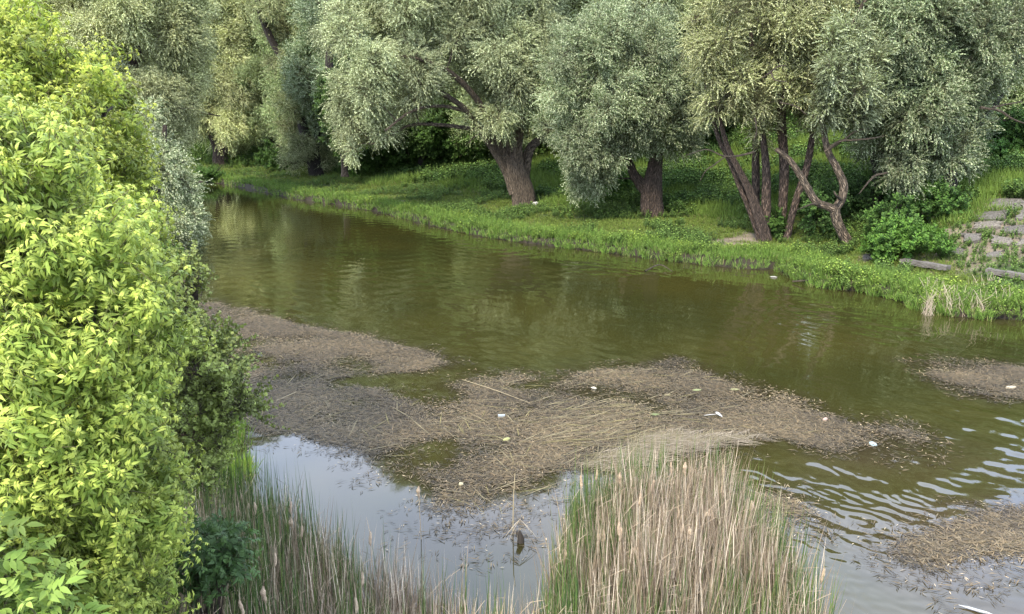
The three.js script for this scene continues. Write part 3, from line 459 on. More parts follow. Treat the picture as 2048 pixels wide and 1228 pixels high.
// ---------------------------------------------------------------- the wood behind: a few tall trees, copied
{
  reseed(301);
  const protos = [[silver2, [0.9, 0.98, 0.85]], [olive, [0.85, 0.95, 0.8]], [greyGreen, [1.2, 1.3, 1.05]]].map(([sp, tint], v) => {
    const g = new THREE.Group(); top(g, 'tall_tree');
    const b = new Buf(), H = 14.5; const [P, Q] = smoothPath([vec(0, -0.6, 0), vec(rr(-0.4, 0.4), 5, 0), vec(rr(-1, 1), 11, rr(-1, 1)), vec(rr(-1, 1), H, 0)], [0.42, 0.33, 0.22, 0.05], 16);
    b.tube(P, Q, 9, [1, 1, 1], { rough: 0.15, vs: 0.9 });
    const br = new Buf(), list = [];
    for (let i = 0; i < 56; i++) {
      const y = rr(2.6, H + 1), w = 4.6 * Math.sin(clamp((y - 0.5) / (H + 2), 0.05, 1) * Math.PI * 0.93) ** 0.7, a = rr(0, TAU), q = w * Math.sqrt(R()), c = vec(Math.cos(a) * q, y, Math.sin(a) * q), o = P[clamp(Math.round((y - 1.5) / H * 16), 2, 15)];
      br.tube([o, o.clone().lerp(c, 0.5).add(vec(0, -0.2, 0)), c], [0.09, 0.06, 0.02], 4, [1, 1, 1], { vs: 0.9 });
      const rad_ = rr(1.1, 1.9), k = rr(0.8, 1.15);
      for (let t = 0; t < 120; t++) { const d = rdir(), u = Math.pow(R(), 0.4), a2 = d.clone().multiplyScalar(0.7).add(rdir().multiplyScalar(0.5)).add(vec(0, 0.3, 0)).normalize(); list.push({ p: c.clone().add(vec(d.x * rad_ * u, d.y * rad_ * u * 0.8, d.z * rad_ * u)), a: a2, s: rr(1.1, 1.8), c: scaleC(tint, k * rr(0.85, 1.15)) }); }
    }
    part(g, 'trunk', b.geo(), matBarkDark); tag(part(g, 'branches', br.geo(), matBarkDark), null, null, null, 'stuff');
    const cr = instanced('crown', sp, leafMat, list); cr.userData.kind = 'stuff'; g.add(cr);
    return g;
  });
  const spots = [[-62, -108], [-50, -98], [-40, -104], [-31, -97], [-24, -86], [-18, -78], [-13, -70], [-7, -73], [-1, -66], [4, -70], [9, -63], [13, -68], [17, -58], [20, -64], [24, -54], [28, -60], [31, -50], [36, -55], [40, -46], [46, -50], [26, -45], [-20, -95], [-8, -88], [6, -84], [20, -80], [34, -72], [-36, -118], [2, -98]];
  spots.forEach(([x, z], i) => {
    const p = protos[i % 3], o = i < 3 ? p : p.clone(); if (i >= 3) { o.name = numbered('tall_tree'); scene.add(o); }
    o.position.set(x, gy(x, z), z); o.rotation.y = rr(0, TAU); o.scale.setScalar(rr(0.85, 1.15) * (x > 23 && z > -62 ? 0.66 : 1));
    const kind = ['silver-leafed', 'yellowish olive', 'grey-green'][i % 3], spot = x < -22 ? 'behind the far bend of the river' : x < 2 ? 'behind the big spreading willow' : x < 22 ? 'behind the multi-stemmed willow' : 'on the hillside above the concrete slabs';
    tag(o, 'tall ' + kind + ' tree of the wood ' + spot, 'tree', kind + ' trees ' + spot);
  });
}

// ---------------------------------------------------------------- bushes
const nettle = simpleSpray(31, { c: [0.07, 0.125, 0.027], young: [0.16, 0.235, 0.05], n: 12, L: 0.55, ll: 0.12, lw: 0.075, twigs: 4, spread: 0.55, rows: 1 });
function bush(sd, label, px, py, w, h, spray, tint, cnt, dz = 0, name = 'bush') {
  reseed(sd); const f = ground(px, py), g = new THREE.Group(); g.position.copy(f); tag(top(g, name), label, 'bush');
  const D = -f.z, W = w * D / FL, H = h * D / FL, st = new Buf(), list = [], lobes = [];
  for (let i = 0; i < 11; i++) { const a = rr(0, TAU), q = Math.sqrt(R()), y = rr(0.12, 1) * (1 - 0.6 * q * q); lobes.push({ c: vec(Math.cos(a) * q * W * 0.42, y * H * 0.85, Math.sin(a) * q * W * 0.42), r: Math.min(W, H * 1.3) * rr(0.13, 0.27) }); }
  for (let i = 0; i < 9; i++) { const a = rr(0, TAU), e = vec(Math.cos(a) * W * rr(0.1, 0.38), H * rr(0.5, 0.9), Math.sin(a) * W * rr(0.1, 0.3)); st.tube([vec(0, -0.1, 0), e.clone().multiplyScalar(0.5).add(vec(0, 0.12 * H, 0)), e], [0.03, 0.02, 0.006], 5, [1, 1, 1]); }
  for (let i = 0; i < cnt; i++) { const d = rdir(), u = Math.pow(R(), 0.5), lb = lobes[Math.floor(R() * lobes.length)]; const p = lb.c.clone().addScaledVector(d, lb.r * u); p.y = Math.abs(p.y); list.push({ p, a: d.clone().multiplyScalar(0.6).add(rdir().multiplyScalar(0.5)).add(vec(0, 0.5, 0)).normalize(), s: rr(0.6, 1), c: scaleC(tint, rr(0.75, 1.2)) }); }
  part(g, 'stems', st.geo(), matBarkDark); const c = instanced('foliage', spray, leafMat, list); c.userData.kind = 'stuff'; g.add(c);
}
bush(401, 'tall leafy shrub below the broad willow, its pale green leaves in tiers', 1778, 482, 95, 105, freshGreen, [0.8, 0.85, 0.8], 190);
bush(402, 'bright green bush just left of the concrete slabs, under the willow', 1868, 445, 80, 75, freshGreen, [0.75, 0.85, 0.75], 150);
bush(403, 'low rounded bush of broad leaves by the kerb stones', 1815, 512, 160, 65, freshGreen, [1.05, 1.15, 0.85], 260);
bush(404, 'dark bush in the hollow behind the twisted willow', 1650, 455, 120, 95, darkGreen, [1, 1, 1], 170);
bush(405, 'small climbing shrub among the stems of the multi-stemmed willow', 1553, 478, 26, 60, freshGreen, [0.75, 0.8, 0.7], 50);
bush(406, 'green bush beside the foot of the slim dark willow at the bend', 560, 345, 90, 60, freshGreen, [0.75, 0.8, 0.7], 220);
bush(407, 'dark leafy clump hanging over the water at the far left bend', 425, 362, 70, 32, darkGreen, [1.3, 1.3, 1.1], 130);
bush(408, 'dense dark bush on the slope left of the pollard willow', 1215, 395, 110, 70, darkGreen, [1.5, 1.5, 1.2], 200);
bush(409, 'dark scrub in the hollow behind the big willow, right of its trunk', 1110, 320, 110, 60, freshGreen, [0.75, 0.7, 0.6], 260);
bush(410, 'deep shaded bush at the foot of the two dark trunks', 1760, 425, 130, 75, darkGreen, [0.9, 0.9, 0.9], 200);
bush(411, 'pale green shrub on the hillside right of the broad willow', 1975, 330, 70, 50, freshGreen, [0.7, 0.85, 0.8], 140);
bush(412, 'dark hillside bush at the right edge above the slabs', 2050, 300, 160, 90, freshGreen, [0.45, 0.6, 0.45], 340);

// ---------------------------------------------------------------- ground cover
{
  reseed(501);
  const gb = new Buf();
  for (let i = 0; i < 22; i++) { const a = rr(0, TAU), o = vec(Math.cos(a) * rr(0, 0.16), -0.03, Math.sin(a) * rr(0, 0.16)), d = vec(Math.cos(a) * rr(0.1, 0.6), 1, Math.sin(a) * rr(0.1, 0.6)).normalize(); const c = scaleC(R() < 0.12 ? [0.3, 0.28, 0.13] : [0.14, 0.215, 0.042], rr(0.7, 1.3)); gb.leaf(o, d, vec().crossVectors(d, rdir()).normalize(), rr(0.2, 0.42), 0.014, c, { rows: 3, droop: rr(0.05, 0.7), fold: 0.2, shape: [0.8, 1, 0.7, 0] }); }
  const grassGeo = gb.geo(), grass = [], nett = [], deep = [];
  const dirtSpots = [[1462, 486, 1.4], [1500, 478, 0.9], [800, 404, 0.5], [794, 395, 0.5], [1725, 520, 0.5]].map(([x, y, r]) => [ground(x, y), r]);
  const slabA = ground(1985, 490), slabPolys = SLABS.map((q) => q.map(([x, y]) => { const p = ground(x, y); return [p.x, p.z]; }));
  for (let i = 0; i < 260000; i++) {
    const r = 16 * Math.pow(130 / 16, R()), a = rr(-0.72, 0.66), x = r * Math.sin(a), z = -r * Math.cos(a), L = land(x, z);
    if (L.d < -0.25 || (L.d < 0.16 && R() < 0.45) || L.d > 70) continue; if (L.d < 0) L.h += 0.2;
    if (!L.far) { if (L.d < 14 && R() < 0.75) (R() < 0.6 ? grass : nett).push({ p: vec(x, L.h, z), s: rr(0.6, 1.3), c: scaleC([0.95, 1.05, 0.85], rr(0.75, 1.2)) }); continue; }
    let skip = false; for (const [p, q] of dirtSpots) if (Math.hypot(x - p.x, z - p.z) < q * (0.8 + noise.noise(x * 2, 1, z * 2)) && R() < 0.9) skip = true;
    if (skip) continue;
    const onSlab = x > slabA.x - 1.8 && L.d > 1.7 && L.d < 9.5 && Math.hypot(x - slabA.x, z - slabA.z) < 7;
    const m = fbm(x * 0.25, 5, z * 0.25, 3), p = vec(x, L.h, z), s = 0.8 + r / 60;
    if (L.d < 1.6) { // lush fringe of herbs and long grass
      if (R() < 0.4) grass.push({ p, s: rr(0.6, 1.15) * s, c: scaleC([1.05, 1.15, 0.9], rr(0.8, 1.2)) });
      else if (m > -0.22 && R() < 0.8) nett.push({ p, s: rr(0.25, 0.6) * (1 + 1.2 * Math.max(0, noise.noise(x * 0.6, 4, z * 0.6))), c: scaleC(mixC([1.2, 1.25, 1], [2, 1.75, 1.1], clamp(0.5 + noise.noise(x * 0.9, 14, z * 0.9), 0, 1)), rr(0.8, 1.2)) });
    } else if (L.d < 7.5 + 4 * m) {
      if (onSlab) { if (!slabPolys.some((q) => edgeDist(x, z, q) > -0.06) && R() < 0.75 + m * 1.5) (R() < 0.7 ? nett : grass).push({ p, s: rr(0.2, 0.55), c: scaleC([1.25, 1.3, 1.05], rr(0.7, 1.2)) }); continue; }
      if (m > 0.02 && R() < 0.5) nett.push({ p, s: rr(0.4, 0.8), c: scaleC([1.1, 1.15, 1], rr(0.8, 1.2)) });
      else if (R() < 0.65) grass.push({ p, s: vec(s * rr(0.7, 1), s * rr(0.25, 0.55), s * rr(0.7, 1)), c: scaleC([1.15, 1.05, 0.8], rr(0.75, 1.15)) });
    } else if (R() < 0.85) {
      if (onSlab && slabPolys.some((q) => edgeDist(x, z, q) > -0.06)) continue;
      if (m > -0.02) deep.push({ p, s: rr(0.5, 1.15) * s * 0.75, c: scaleC(mixC([0.75, 0.9, 0.85], [1.15, 1.2, 0.95], clamp(0.45 + 2.2 * fbm(x * 0.4, 9, z * 0.4, 3), 0, 1)), rr(0.65, 1.25)) });
      else grass.push({ p, s: rr(0.8, 1.4) * s, c: scaleC([1.1, 1.12, 0.9], rr(0.75, 1.2)) });
    }
  }
  console.log('grass', grass.length, 'nettles', nett.length, 'deep', deep.length);
  tag(top(instanced('x', grassGeo, leafMat, grass), 'bank_grass'), 'short and long green grass covering both banks of the river', 'grass', null, 'stuff');
  tag(top(instanced('x', nettle, leafMat, nett), 'bank_herbs'), 'bright low nettles and herbs along the edges of the river banks', 'herbs', null, 'stuff');
  tag(top(instanced('x', nettle, leafMat, deep), 'shade_undergrowth'), 'dense dark green undergrowth on the slope beneath the willows', 'undergrowth', null, 'stuff');
  // left bank: long bright grass at the water by the reeds
  const lg = [];
  for (let i = 0; i < 5200; i++) { const z = rr(-20, -5), x = rr(-10, -2.6), L = land(x, z); if (L.far || L.d < -0.35 || L.d > 2.4) continue; lg.push({ p: vec(x, Math.max(L.h, -0.05), z), s: vec(0.9, rr(1, 1.9), 0.9), c: scaleC([1.6, 1.6, 1.1], rr(0.75, 1.2)) }); }
  tag(top(instanced('x', grassGeo, leafMat, lg), 'left_bank_grass'), 'long bright green grass on the left bank between the alder bush and the reeds', 'grass', null, 'stuff');
  // thicket: a mass of leaves far up the slope that closes the view under the crowns
  const th = [];
  for (let i = 0; i < 26000; i++) {
    const r = 46 * Math.pow(130 / 46, R()), a = rr(-0.72, 0.7), x = r * Math.sin(a), z = -r * Math.cos(a), L = land(x, z); if (!L.far || L.d < 24) continue;
    const lump = fbm(x * 0.22, 8, z * 0.22, 3); if (lump < -0.12) continue;
    th.push({ p: vec(x, L.h + rr(0, 1) * (1 + 7 * Math.max(0, lump + 0.12)) * Math.min(1, (L.d - 17) / 8), z), a: rdir().add(vec(0, 0.8, 0)).normalize(), s: rr(1.1, 2), c: scaleC([0.85, 0.9, 0.8], rr(0.6, 1.15)) });
  }
  tag(top(instanced('x', darkGreen, leafMat, th), 'thicket_undergrowth'), 'dark thicket of shrubs closing the view far up the wooded slope', 'thicket', null, 'stuff');
}

// ---------------------------------------------------------------- floating weed
{
  reseed(601);
  const flake = new Buf(), pal = [[0.12, 0.092, 0.047], [0.058, 0.043, 0.021], [0.026, 0.02, 0.011], [0.44, 0.365, 0.235], [0.08, 0.067, 0.029]];
  for (let i = 0; i < 9; i++) {
    const a = rr(0, TAU), d = vec(Math.cos(a), rr(-0.05, 0.12), Math.sin(a)).normalize(), n = vec(rr(-0.25, 0.25), 1, rr(-0.25, 0.25)).normalize(), o = vec(rr(-0.14, 0.14), rr(0, 0.012), rr(-0.14, 0.14));
    flake.leaf(o, d, n, rr(0.05, 0.18), rr(0.008, 0.019), scaleC(pal[Math.floor(R() * 5)], rr(0.8, 1.2)), { fold: 0.1 });
  }
  const geo = flake.geo(), wet = new THREE.MeshStandardMaterial({ vertexColors: true, roughness: 0.6, side: THREE.DoubleSide });
  const mats = [['floating_weed', MAIN, 'wide brown mat of broken floating weed covering the middle of the river', 150000], ['floating_weed', RIGHT_FAR, 'small brown weed patch at the right edge of the photo, beyond the rippled water', 18000], ['floating_weed', RIGHT_NEAR, 'tangled brown weed patch near the bottom right corner of the photo', 11000], ['floating_weed', SMALL, 'little weed patch touching the right side of the dry reed clump', 3500]];
  for (const [nm, P, label, cnt] of mats) {
    const xs = P.map((p) => p[0]), zs = P.map((p) => p[1]), L = [];
    const x0 = Math.min(...xs) - 0.4, x1 = Math.max(...xs) + 0.4, z0 = Math.min(...zs) - 0.4, z1 = Math.max(...zs) + 0.4;
    for (let i = 0; i < cnt; i++) {
      const x = rr(x0, x1), z = rr(z0, z1), w = weed(x, z), loose = P === MAIN ? sstep(-z, 12.3, 10.6) : 0.8;
      const thin = fbm(x * 0.55, 12, z * 0.55, 4);
      if (w < 0 ? R() > 0.06 * Math.exp(w * 3) : R() > clamp(0.4 + w * 2.5, 0, 1) * clamp(0.6 + thin * 2.2 - 0.3 * loose, 0.06, 1)) continue;
      if (edgeDist(x, z, P) < -0.6) continue;
      L.push({ p: vec(x, 0.004 + R() * 0.006, z), s: rr(0.7, 1.2), c: scaleC(mixC([1, 1, 1], [1, 0.89, 0.78], R()), rr(0.45, 1.5) * (1 + 0.5 * noise.noise(x * 0.7, 15, z * 0.7))) });
    }
    console.log('weed', L.length);
    tag(top(instanced('x', geo, wet, L), nm), label, 'floating weed', null, 'stuff');
  }
  // pale straw drifted against the reed clump
  const st = new Buf();
  for (let i = 0; i < 9; i++) { const a = rr(-0.6, 0.6), d = vec(Math.cos(a), rr(-0.03, 0.06), Math.sin(a)).normalize(), o = vec(rr(-0.3, 0.1), rr(0, 0.04), rr(-0.12, 0.12)); st.leaf(o, d, vec(0, 1, 0).addScaledVector(d, -d.y).normalize(), rr(0.2, 0.6), rr(0.006, 0.014), scaleC(R() < 0.5 ? [0.22, 0.18, 0.095] : [0.32, 0.26, 0.18], rr(0.7, 1.15)), { fold: 0.2 }); }
  const sg = st.geo(), raft = [[1170, 945], [1230, 908], [1290, 882], [1350, 870], [1420, 878], [1500, 876], [1570, 877], [1500, 888], [1420, 900], [1330, 920], [1240, 950]].map((p) => P2(...p)), S = [];
  for (let i = 0; i < 3400; i++) { const x = rr(0.8, 4.8), z = rr(-13.8, -10.8), e = edgeDist(x, z, raft) + 0.3 * noise.noise(x * 2, 1, z * 2.6); if (e < 0 || R() > (0.3 + e * 2.5) * sstep(x, 5, 2.6)) continue; S.push({ p: vec(x, 0.012 + R() * 0.05, z), r: 0.25 + rr(-0.8, 0.8), s: rr(0.6, 1.1), c: scaleC([1, 1, 1], rr(0.7, 1.15)) }); }
  tag(top(instanced('x', sg, dryMat, S), 'drifted_straw'), 'pale straw drifted into a band behind the dry reed clump', 'straw', null, 'stuff');
  const loose = [];
  for (let i = 0; i < 1500; i++) { const x = rr(-7, 5), z = rr(-18, -10.5), w = weed(x, z); if (w < 0.1 || R() > 0.12 + 0.85 * Math.exp(-((x - 1.6) ** 2 / 3 + (z + 14) ** 2 / 3))) continue; loose.push({ p: vec(x, 0.03, z), r: 0.5 + rr(-0.6, 0.6) * (x > 0 ? 0.7 : 3), s: vec(rr(0.5, 1.1), 0.3, rr(0.5, 1.6)), c: scaleC([0.75, 0.75, 0.6], rr(0.6, 1.1)) }); }
  const one = new Buf(); one.leaf(vec(-0.5, 0, 0), vec(1, 0, 0), YUP, 1, 0.012, [0.36, 0.3, 0.2], { fold: 0.3 }); one.leaf(vec(-0.2, 0, 0.2), vec(0.95, 0, 0.31).normalize(), YUP, 0.7, 0.009, [0.36, 0.31, 0.14], { fold: 0.3 });
  tag(top(instanced('x', one.geo(), dryMat, loose), 'floating_straw'), 'loose reed stalks lying scattered on the floating weed', 'straw', null, 'stuff');
}

// ---------------------------------------------------------------- reeds
{
  reseed(701);
  const reedTuft = (n, hgt, cols, wid, lean, droop) => { const b = new Buf(); for (let i = 0; i < n; i++) { const a = rr(0, TAU), q = 0.16 * Math.sqrt(R()), o = vec(Math.cos(a) * q, -0.15, Math.sin(a) * q), t = rr(0, TAU), l = lean * R(), d = vec(Math.cos(t) * l, 1, Math.sin(t) * l).normalize(); b.leaf(o, d, vec().crossVectors(d, rdir()).normalize(), hgt * rr(0.6, 1.05) + 0.15, wid * rr(0.7, 1.3), scaleC(cols[Math.floor(R() * cols.length)], rr(0.75, 1.2)), { rows: 5, droop: droop * R() * R(), fold: 0.5, shape: [0.8, 1, 0.9, 0.7, 0.45, 0] }); } return b; };
  const dryCols = [[0.52, 0.42, 0.31], [0.36, 0.28, 0.19], [0.66, 0.56, 0.43], [0.17, 0.12, 0.08]], greenCols = [[0.075, 0.155, 0.035], [0.11, 0.2, 0.045], [0.05, 0.11, 0.03], [0.17, 0.25, 0.06]];
  const dryB = reedTuft(13, 1.25, dryCols, 0.0105, 0.2, 0.3);
  for (let i = 0; i < 3; i++) { // broken blades
    const a = rr(0, TAU), h = rr(0.3, 1.1), o = vec(rr(-0.15, 0.15), h, rr(-0.15, 0.15)), d = vec(Math.cos(a), rr(-1.6, 1.6), Math.sin(a)).normalize(); dryB.leaf(o, d, vec().crossVectors(d, rdir()).normalize(), rr(0.15, 0.4), 0.0045, scaleC(dryCols[Math.floor(R() * 2)], rr(0.5, 1)), { rows: 3, droop: rr(0, 0.3), fold: 0.4, shape: [0.8, 1, 0.6, 0] });
  }
  const dry = dryB.geo(), green = reedTuft(9, 1.3, greenCols, 0.012, 0.17, 0.25).geo();
  const clump = [[1140, 1075], [1200, 1040], [1255, 1012], [1340, 1000], [1430, 1015], [1490, 1050], [1535, 1110], [1580, 1190], [1620, 1280], [1680, 1450], [1070, 1450], [1105, 1270], [1130, 1150]].map((p) => P2(...p));
  const left = [[420, 1060], [500, 1045], [600, 1070], [650, 1135], [720, 1195], [800, 1215], [900, 1235], [960, 1275], [1060, 1290], [1110, 1265], [1080, 1480], [300, 1520], [350, 1230]].map((p) => P2(...p));
  const fill = (P, step, f) => { const xs = P.map((p) => p[0]), zs = P.map((p) => p[1]), L = [], x0 = Math.min(...xs), x1 = Math.max(...xs), z0 = Math.min(...zs), z1 = Math.max(...zs); const n = Math.round((x1 - x0) * (z1 - z0) / (step * step)); for (let i = 0; i < n; i++) { const x = rr(x0, x1), z = rr(z0, z1), e = edgeDist(x, z, P); if (e < 0) continue; const o = f(x, z, e); if (o) L.push(o); } return L; };
  const ry = () => -0.05;
  const dc = fill(clump, 0.085, (x, z, e) => R() < 0.72 + 0.9 * noise.noise(x * 2.2, 11, z * 2.2) ? { p: vec(x, ry(x, z), z), a: vec(rr(-0.16, 0.16), 1, rr(-0.16, 0.16)).normalize(), s: vec(1, rr(0.5, 1.2) * (0.7 + 0.4 * Math.min(1, e)) * (1 + 0.4 * noise.noise(x * 1.6, 4, z * 1.6)), 1), c: scaleC([1, 1, 1], rr(0.6, 1.25)) } : null);
  const gc = fill(clump, 0.1, (x, z, e) => R() < (e < 0.3 ? 0.8 : 0.42 + 0.6 * noise.noise(x * 1.7, 1, z * 1.7)) ? { p: vec(x, ry(x, z), z), s: vec(1.1, rr(0.5, 1.05), 1.1), c: scaleC([1, 1, 1], rr(0.8, 1.2)) } : null);
  const dl = fill(left, 0.085, (x, z, e) => R() < (noise.noise(x * 0.8, 3, z * 0.8) * 0.8 + 0.75 + 0.3 * sstep(x, -2, -0.5)) ? { p: vec(x, Math.max(-0.3, Math.min(0.3, gy(x, z))), z), a: vec(rr(-0.15, 0.15), 1, rr(-0.15, 0.15)).normalize(), s: vec(1, rr(0.4, 1.05), 1), c: scaleC([1.25, 1.22, 1.2], rr(0.7, 1.25)) } : null);
  const gl = fill(left, 0.12, (x, z, e) => R() < (x < -1.6 ? 0.65 : 0.42) ? { p: vec(x, Math.max(-0.3, Math.min(0.3, gy(x, z))), z), s: vec(1.1, rr(0.6, 1.3) * (x < -2.2 ? 1.1 : 0.95), 1.1), c: scaleC([1, 1, 1], rr(0.7, 1.2)) } : null);
  console.log('reeds', dc.length, gc.length, dl.length, gl.length);
  tag(top(instanced('x', dry, dryMat, dc), 'dry_reeds'), 'tall straw-coloured dry reed clump standing in the water at bottom centre', 'reeds', null, 'stuff');
  tag(top(instanced('x', green, leafMatThin, gc), 'green_reeds'), 'new green blades growing up through the dry reed clump', 'reeds', null, 'stuff');
  tag(top(instanced('x', dry, dryMat, dl), 'dry_reeds'), 'lower bed of dry stalks among green blades below the blue pool', 'reeds', null, 'stuff');
  tag(top(instanced('x', green, leafMatThin, gl), 'green_reeds'), 'bed of fresh green reed blades along the left side of the blue pool', 'reeds', null, 'stuff');

  // cattails: stalk, fluffy seed head, a spike and a blade
  const stalkMat = new THREE.MeshStandardMaterial({ color: new THREE.Color().setRGB(0.5, 0.4, 0.27), roughness: 0.8 });
  const fluff = dataTex(64, 128, (u, v) => { const k = 0.75 + 0.3 * per(u, v, 3, 3, 4) + 0.1 * per(u, v, 9, 9, 2); return [k, k * 0.96, k * 0.9]; });
  const headMat = new THREE.MeshStandardMaterial({ color: new THREE.Color().setRGB(0.7, 0.55, 0.4), map: fluff, bumpMap: fluff, bumpScale: 0.012, roughness: 1 });
  const sb = new Buf(); sb.tube([vec(0, -1.3, 0), vec(0.02, -0.6, 0.01), vec(0, 0, 0)], [0.006, 0.005, 0.004], 6, [1, 1, 1]);
  const sp = new Buf(); sp.tube([vec(0, 0.17, 0), vec(0.005, 0.24, 0.004), vec(0.012, 0.33, 0.01)], [0.004, 0.003, 0.001], 5, [1, 1, 1]);
  const hb = [0, 1, 2].map((v) => { const b = new Buf(), P = [], Q = []; for (let i = 0; i <= 14; i++) { const t = i / 14; P.push(vec(0.006 * Math.sin(t * 5 + v), t * 0.17, 0.006 * Math.cos(t * 4 + v))); Q.push((0.017 + 0.006 * noise.noise(t * 6, v * 3, 1) + (v === 1 ? 0.008 * sstep(t, 0.4, 0.6) * sstep(0.9, t, 0.75) : 0)) * Math.min(1, Math.sqrt(Math.sin(Math.PI * clamp(t, 0.02, 0.98))) + 0.15)); } b.tube(P, Q, 9, [1, 1, 1], { rough: 0.35, vs: 0.1 }); return b.geo(); });
  const bl = new Buf(); { const d = vec(0.12, 1, 0.05).normalize(); bl.leaf(vec(0.01, -1.25, 0), d, vec(0, 0, 1).addScaledVector(d, -d.z).normalize(), 1.25, 0.014, [0.5, 0.41, 0.28], { rows: 5, droop: 0.08, fold: 0.4, shape: [0.8, 1, 0.9, 0.7, 0.4, 0] }); }
  const stG = sb.geo(), spG = sp.geo(), blG = bl.geo();
  const protos = hb.map((h, v) => { const g = new THREE.Group(); part(g, 'stalk', stG, stalkMat); part(g, 'seed_head', h, headMat); if (v !== 1) part(g, 'spike', spG, stalkMat); part(g, 'blade', blG, dryMat); return g; });
  const spots = [[582, 1015, 9, 'upper of the two stacked plump cattails in the left green reeds'], [585, 1050, 8.8, 'lower of the two stacked plump cattails in the left green reeds'], [603, 1065, 8.6], [497, 1020, 9.2], [510, 1020, 9], [473, 1030, 9.2, 'leftmost cattail beside the long bank grass'], [742, 1080, 8.2, 'plump cattail at the lower middle of the blue pool'], [838, 985, 9.5, 'slim tall cattail alone at the right side of the blue pool'], [550, 1123, 7.8], [724, 1160, 7.4], [531, 1195, 7], [712, 1215, 6.8], [486, 1222, 6.8, 'cattail at the bottom edge nearest the dark ash sapling'], [1128, 1115, 8.2, 'cattail just left of the dark gap beside the dry reed clump'], [1162, 965, 9.6, 'cattail at the upper left corner of the dry reed clump'], [1193, 950, 9.8], [1240, 960, 9.6], [1305, 975, 9.2], [1342, 935, 9.8], [1370, 940, 9.7], [1445, 945, 9.9, 'bushy cattail rising at the upper right of the dry reed clump'], [1443, 990, 9.4, 'cattail below the tallest one on the upper right of the dry clump'], [1500, 1020, 9, 'cattail alone on the upper right edge of the dry reed clump'], [1280, 1000, 9], [1425, 1040, 8.7], [1415, 1035, 8.6], [1195, 1080, 8.4], [1206, 1075, 8.4], [1240, 1070, 8.3], [1240, 1065, 8], [1365, 1065, 8.3], [1378, 1072, 8.2], [1355, 1030, 8.7], [1440, 1120, 7.9], [1436, 1135, 7.8], [1548, 1150, 8], [1555, 1140, 8], [1575, 1165, 7.9], [1580, 1185, 7.9], [1643, 1155, 8.2, 'cattail out in the water right of the dry reed clump'], [1268, 1110, 8], [1275, 1110, 7.9], [1560, 1200, 7.6]];
  const where = (x, y) => x > 1120 ? (x > 1500 ? 'on the right flank of the dry reed clump' : y > 1050 ? 'low in the dry reed clump' : 'near the top of the dry reed clump') : y > 1110 ? 'low in the reed bed at the bottom edge' : x > 700 ? 'standing against the blue pool' : 'at the top of the left green reeds';
  spots.forEach(([x, y, z, own], i) => {
    const o = i < 3 ? protos[i] : protos[i % 3].clone(); o.name = numbered('cattail'); scene.add(o);
    o.position.copy(at(x, y + 12, z)); o.rotation.set(rr(-0.12, 0.12), rr(0, TAU), rr(-0.12, 0.12)); o.scale.setScalar(rr(0.95, 1.25));
    tag(o, own || 'dry brown cattail with fluffy seed head ' + where(x, y), 'cattail', own ? 'cattails standing apart from the rest' : 'cattails ' + where(x, y));
  });

  // dead stubs at the right-hand bank
  const stub = new Buf(); for (let i = 0; i < 7; i++) { const a = rr(0, TAU), d = vec(Math.cos(a) * rr(0, 0.35), 1, Math.sin(a) * rr(0, 0.35)).normalize(); stub.tube([vec(rr(-0.2, 0.2), -0.15, rr(-0.2, 0.2)), vec(0, 0, 0).addScaledVector(d, 0.3).add(vec(rr(-0.2, 0.2), 0, 0)), vec(0, 0, 0).addScaledVector(d, rr(0.4, 0.75)).add(vec(rr(-0.2, 0.2), 0, 0))], [0.007, 0.006, 0.004], 4, scaleC([0.46, 0.38, 0.27], rr(0.7, 1.15))); }
  const sl = []; for (let i = 0; i < 80; i++) { const p = hit(rr(1845, 2030), rr(600, 636)); if (noise.noise(p.x * 1.6, 1, 3) < -0.2) continue; sl.push({ p: vec(p.x, 0, p.z), s: rr(0.6, 1.2), c: [1, 1, 1] }); }
  tag(top(instanced('x', stub.geo(), dryMat, sl), 'reed_stubs'), 'pale broken reed stubs at the foot of the right-hand bank', 'reeds', null, 'stuff');
}

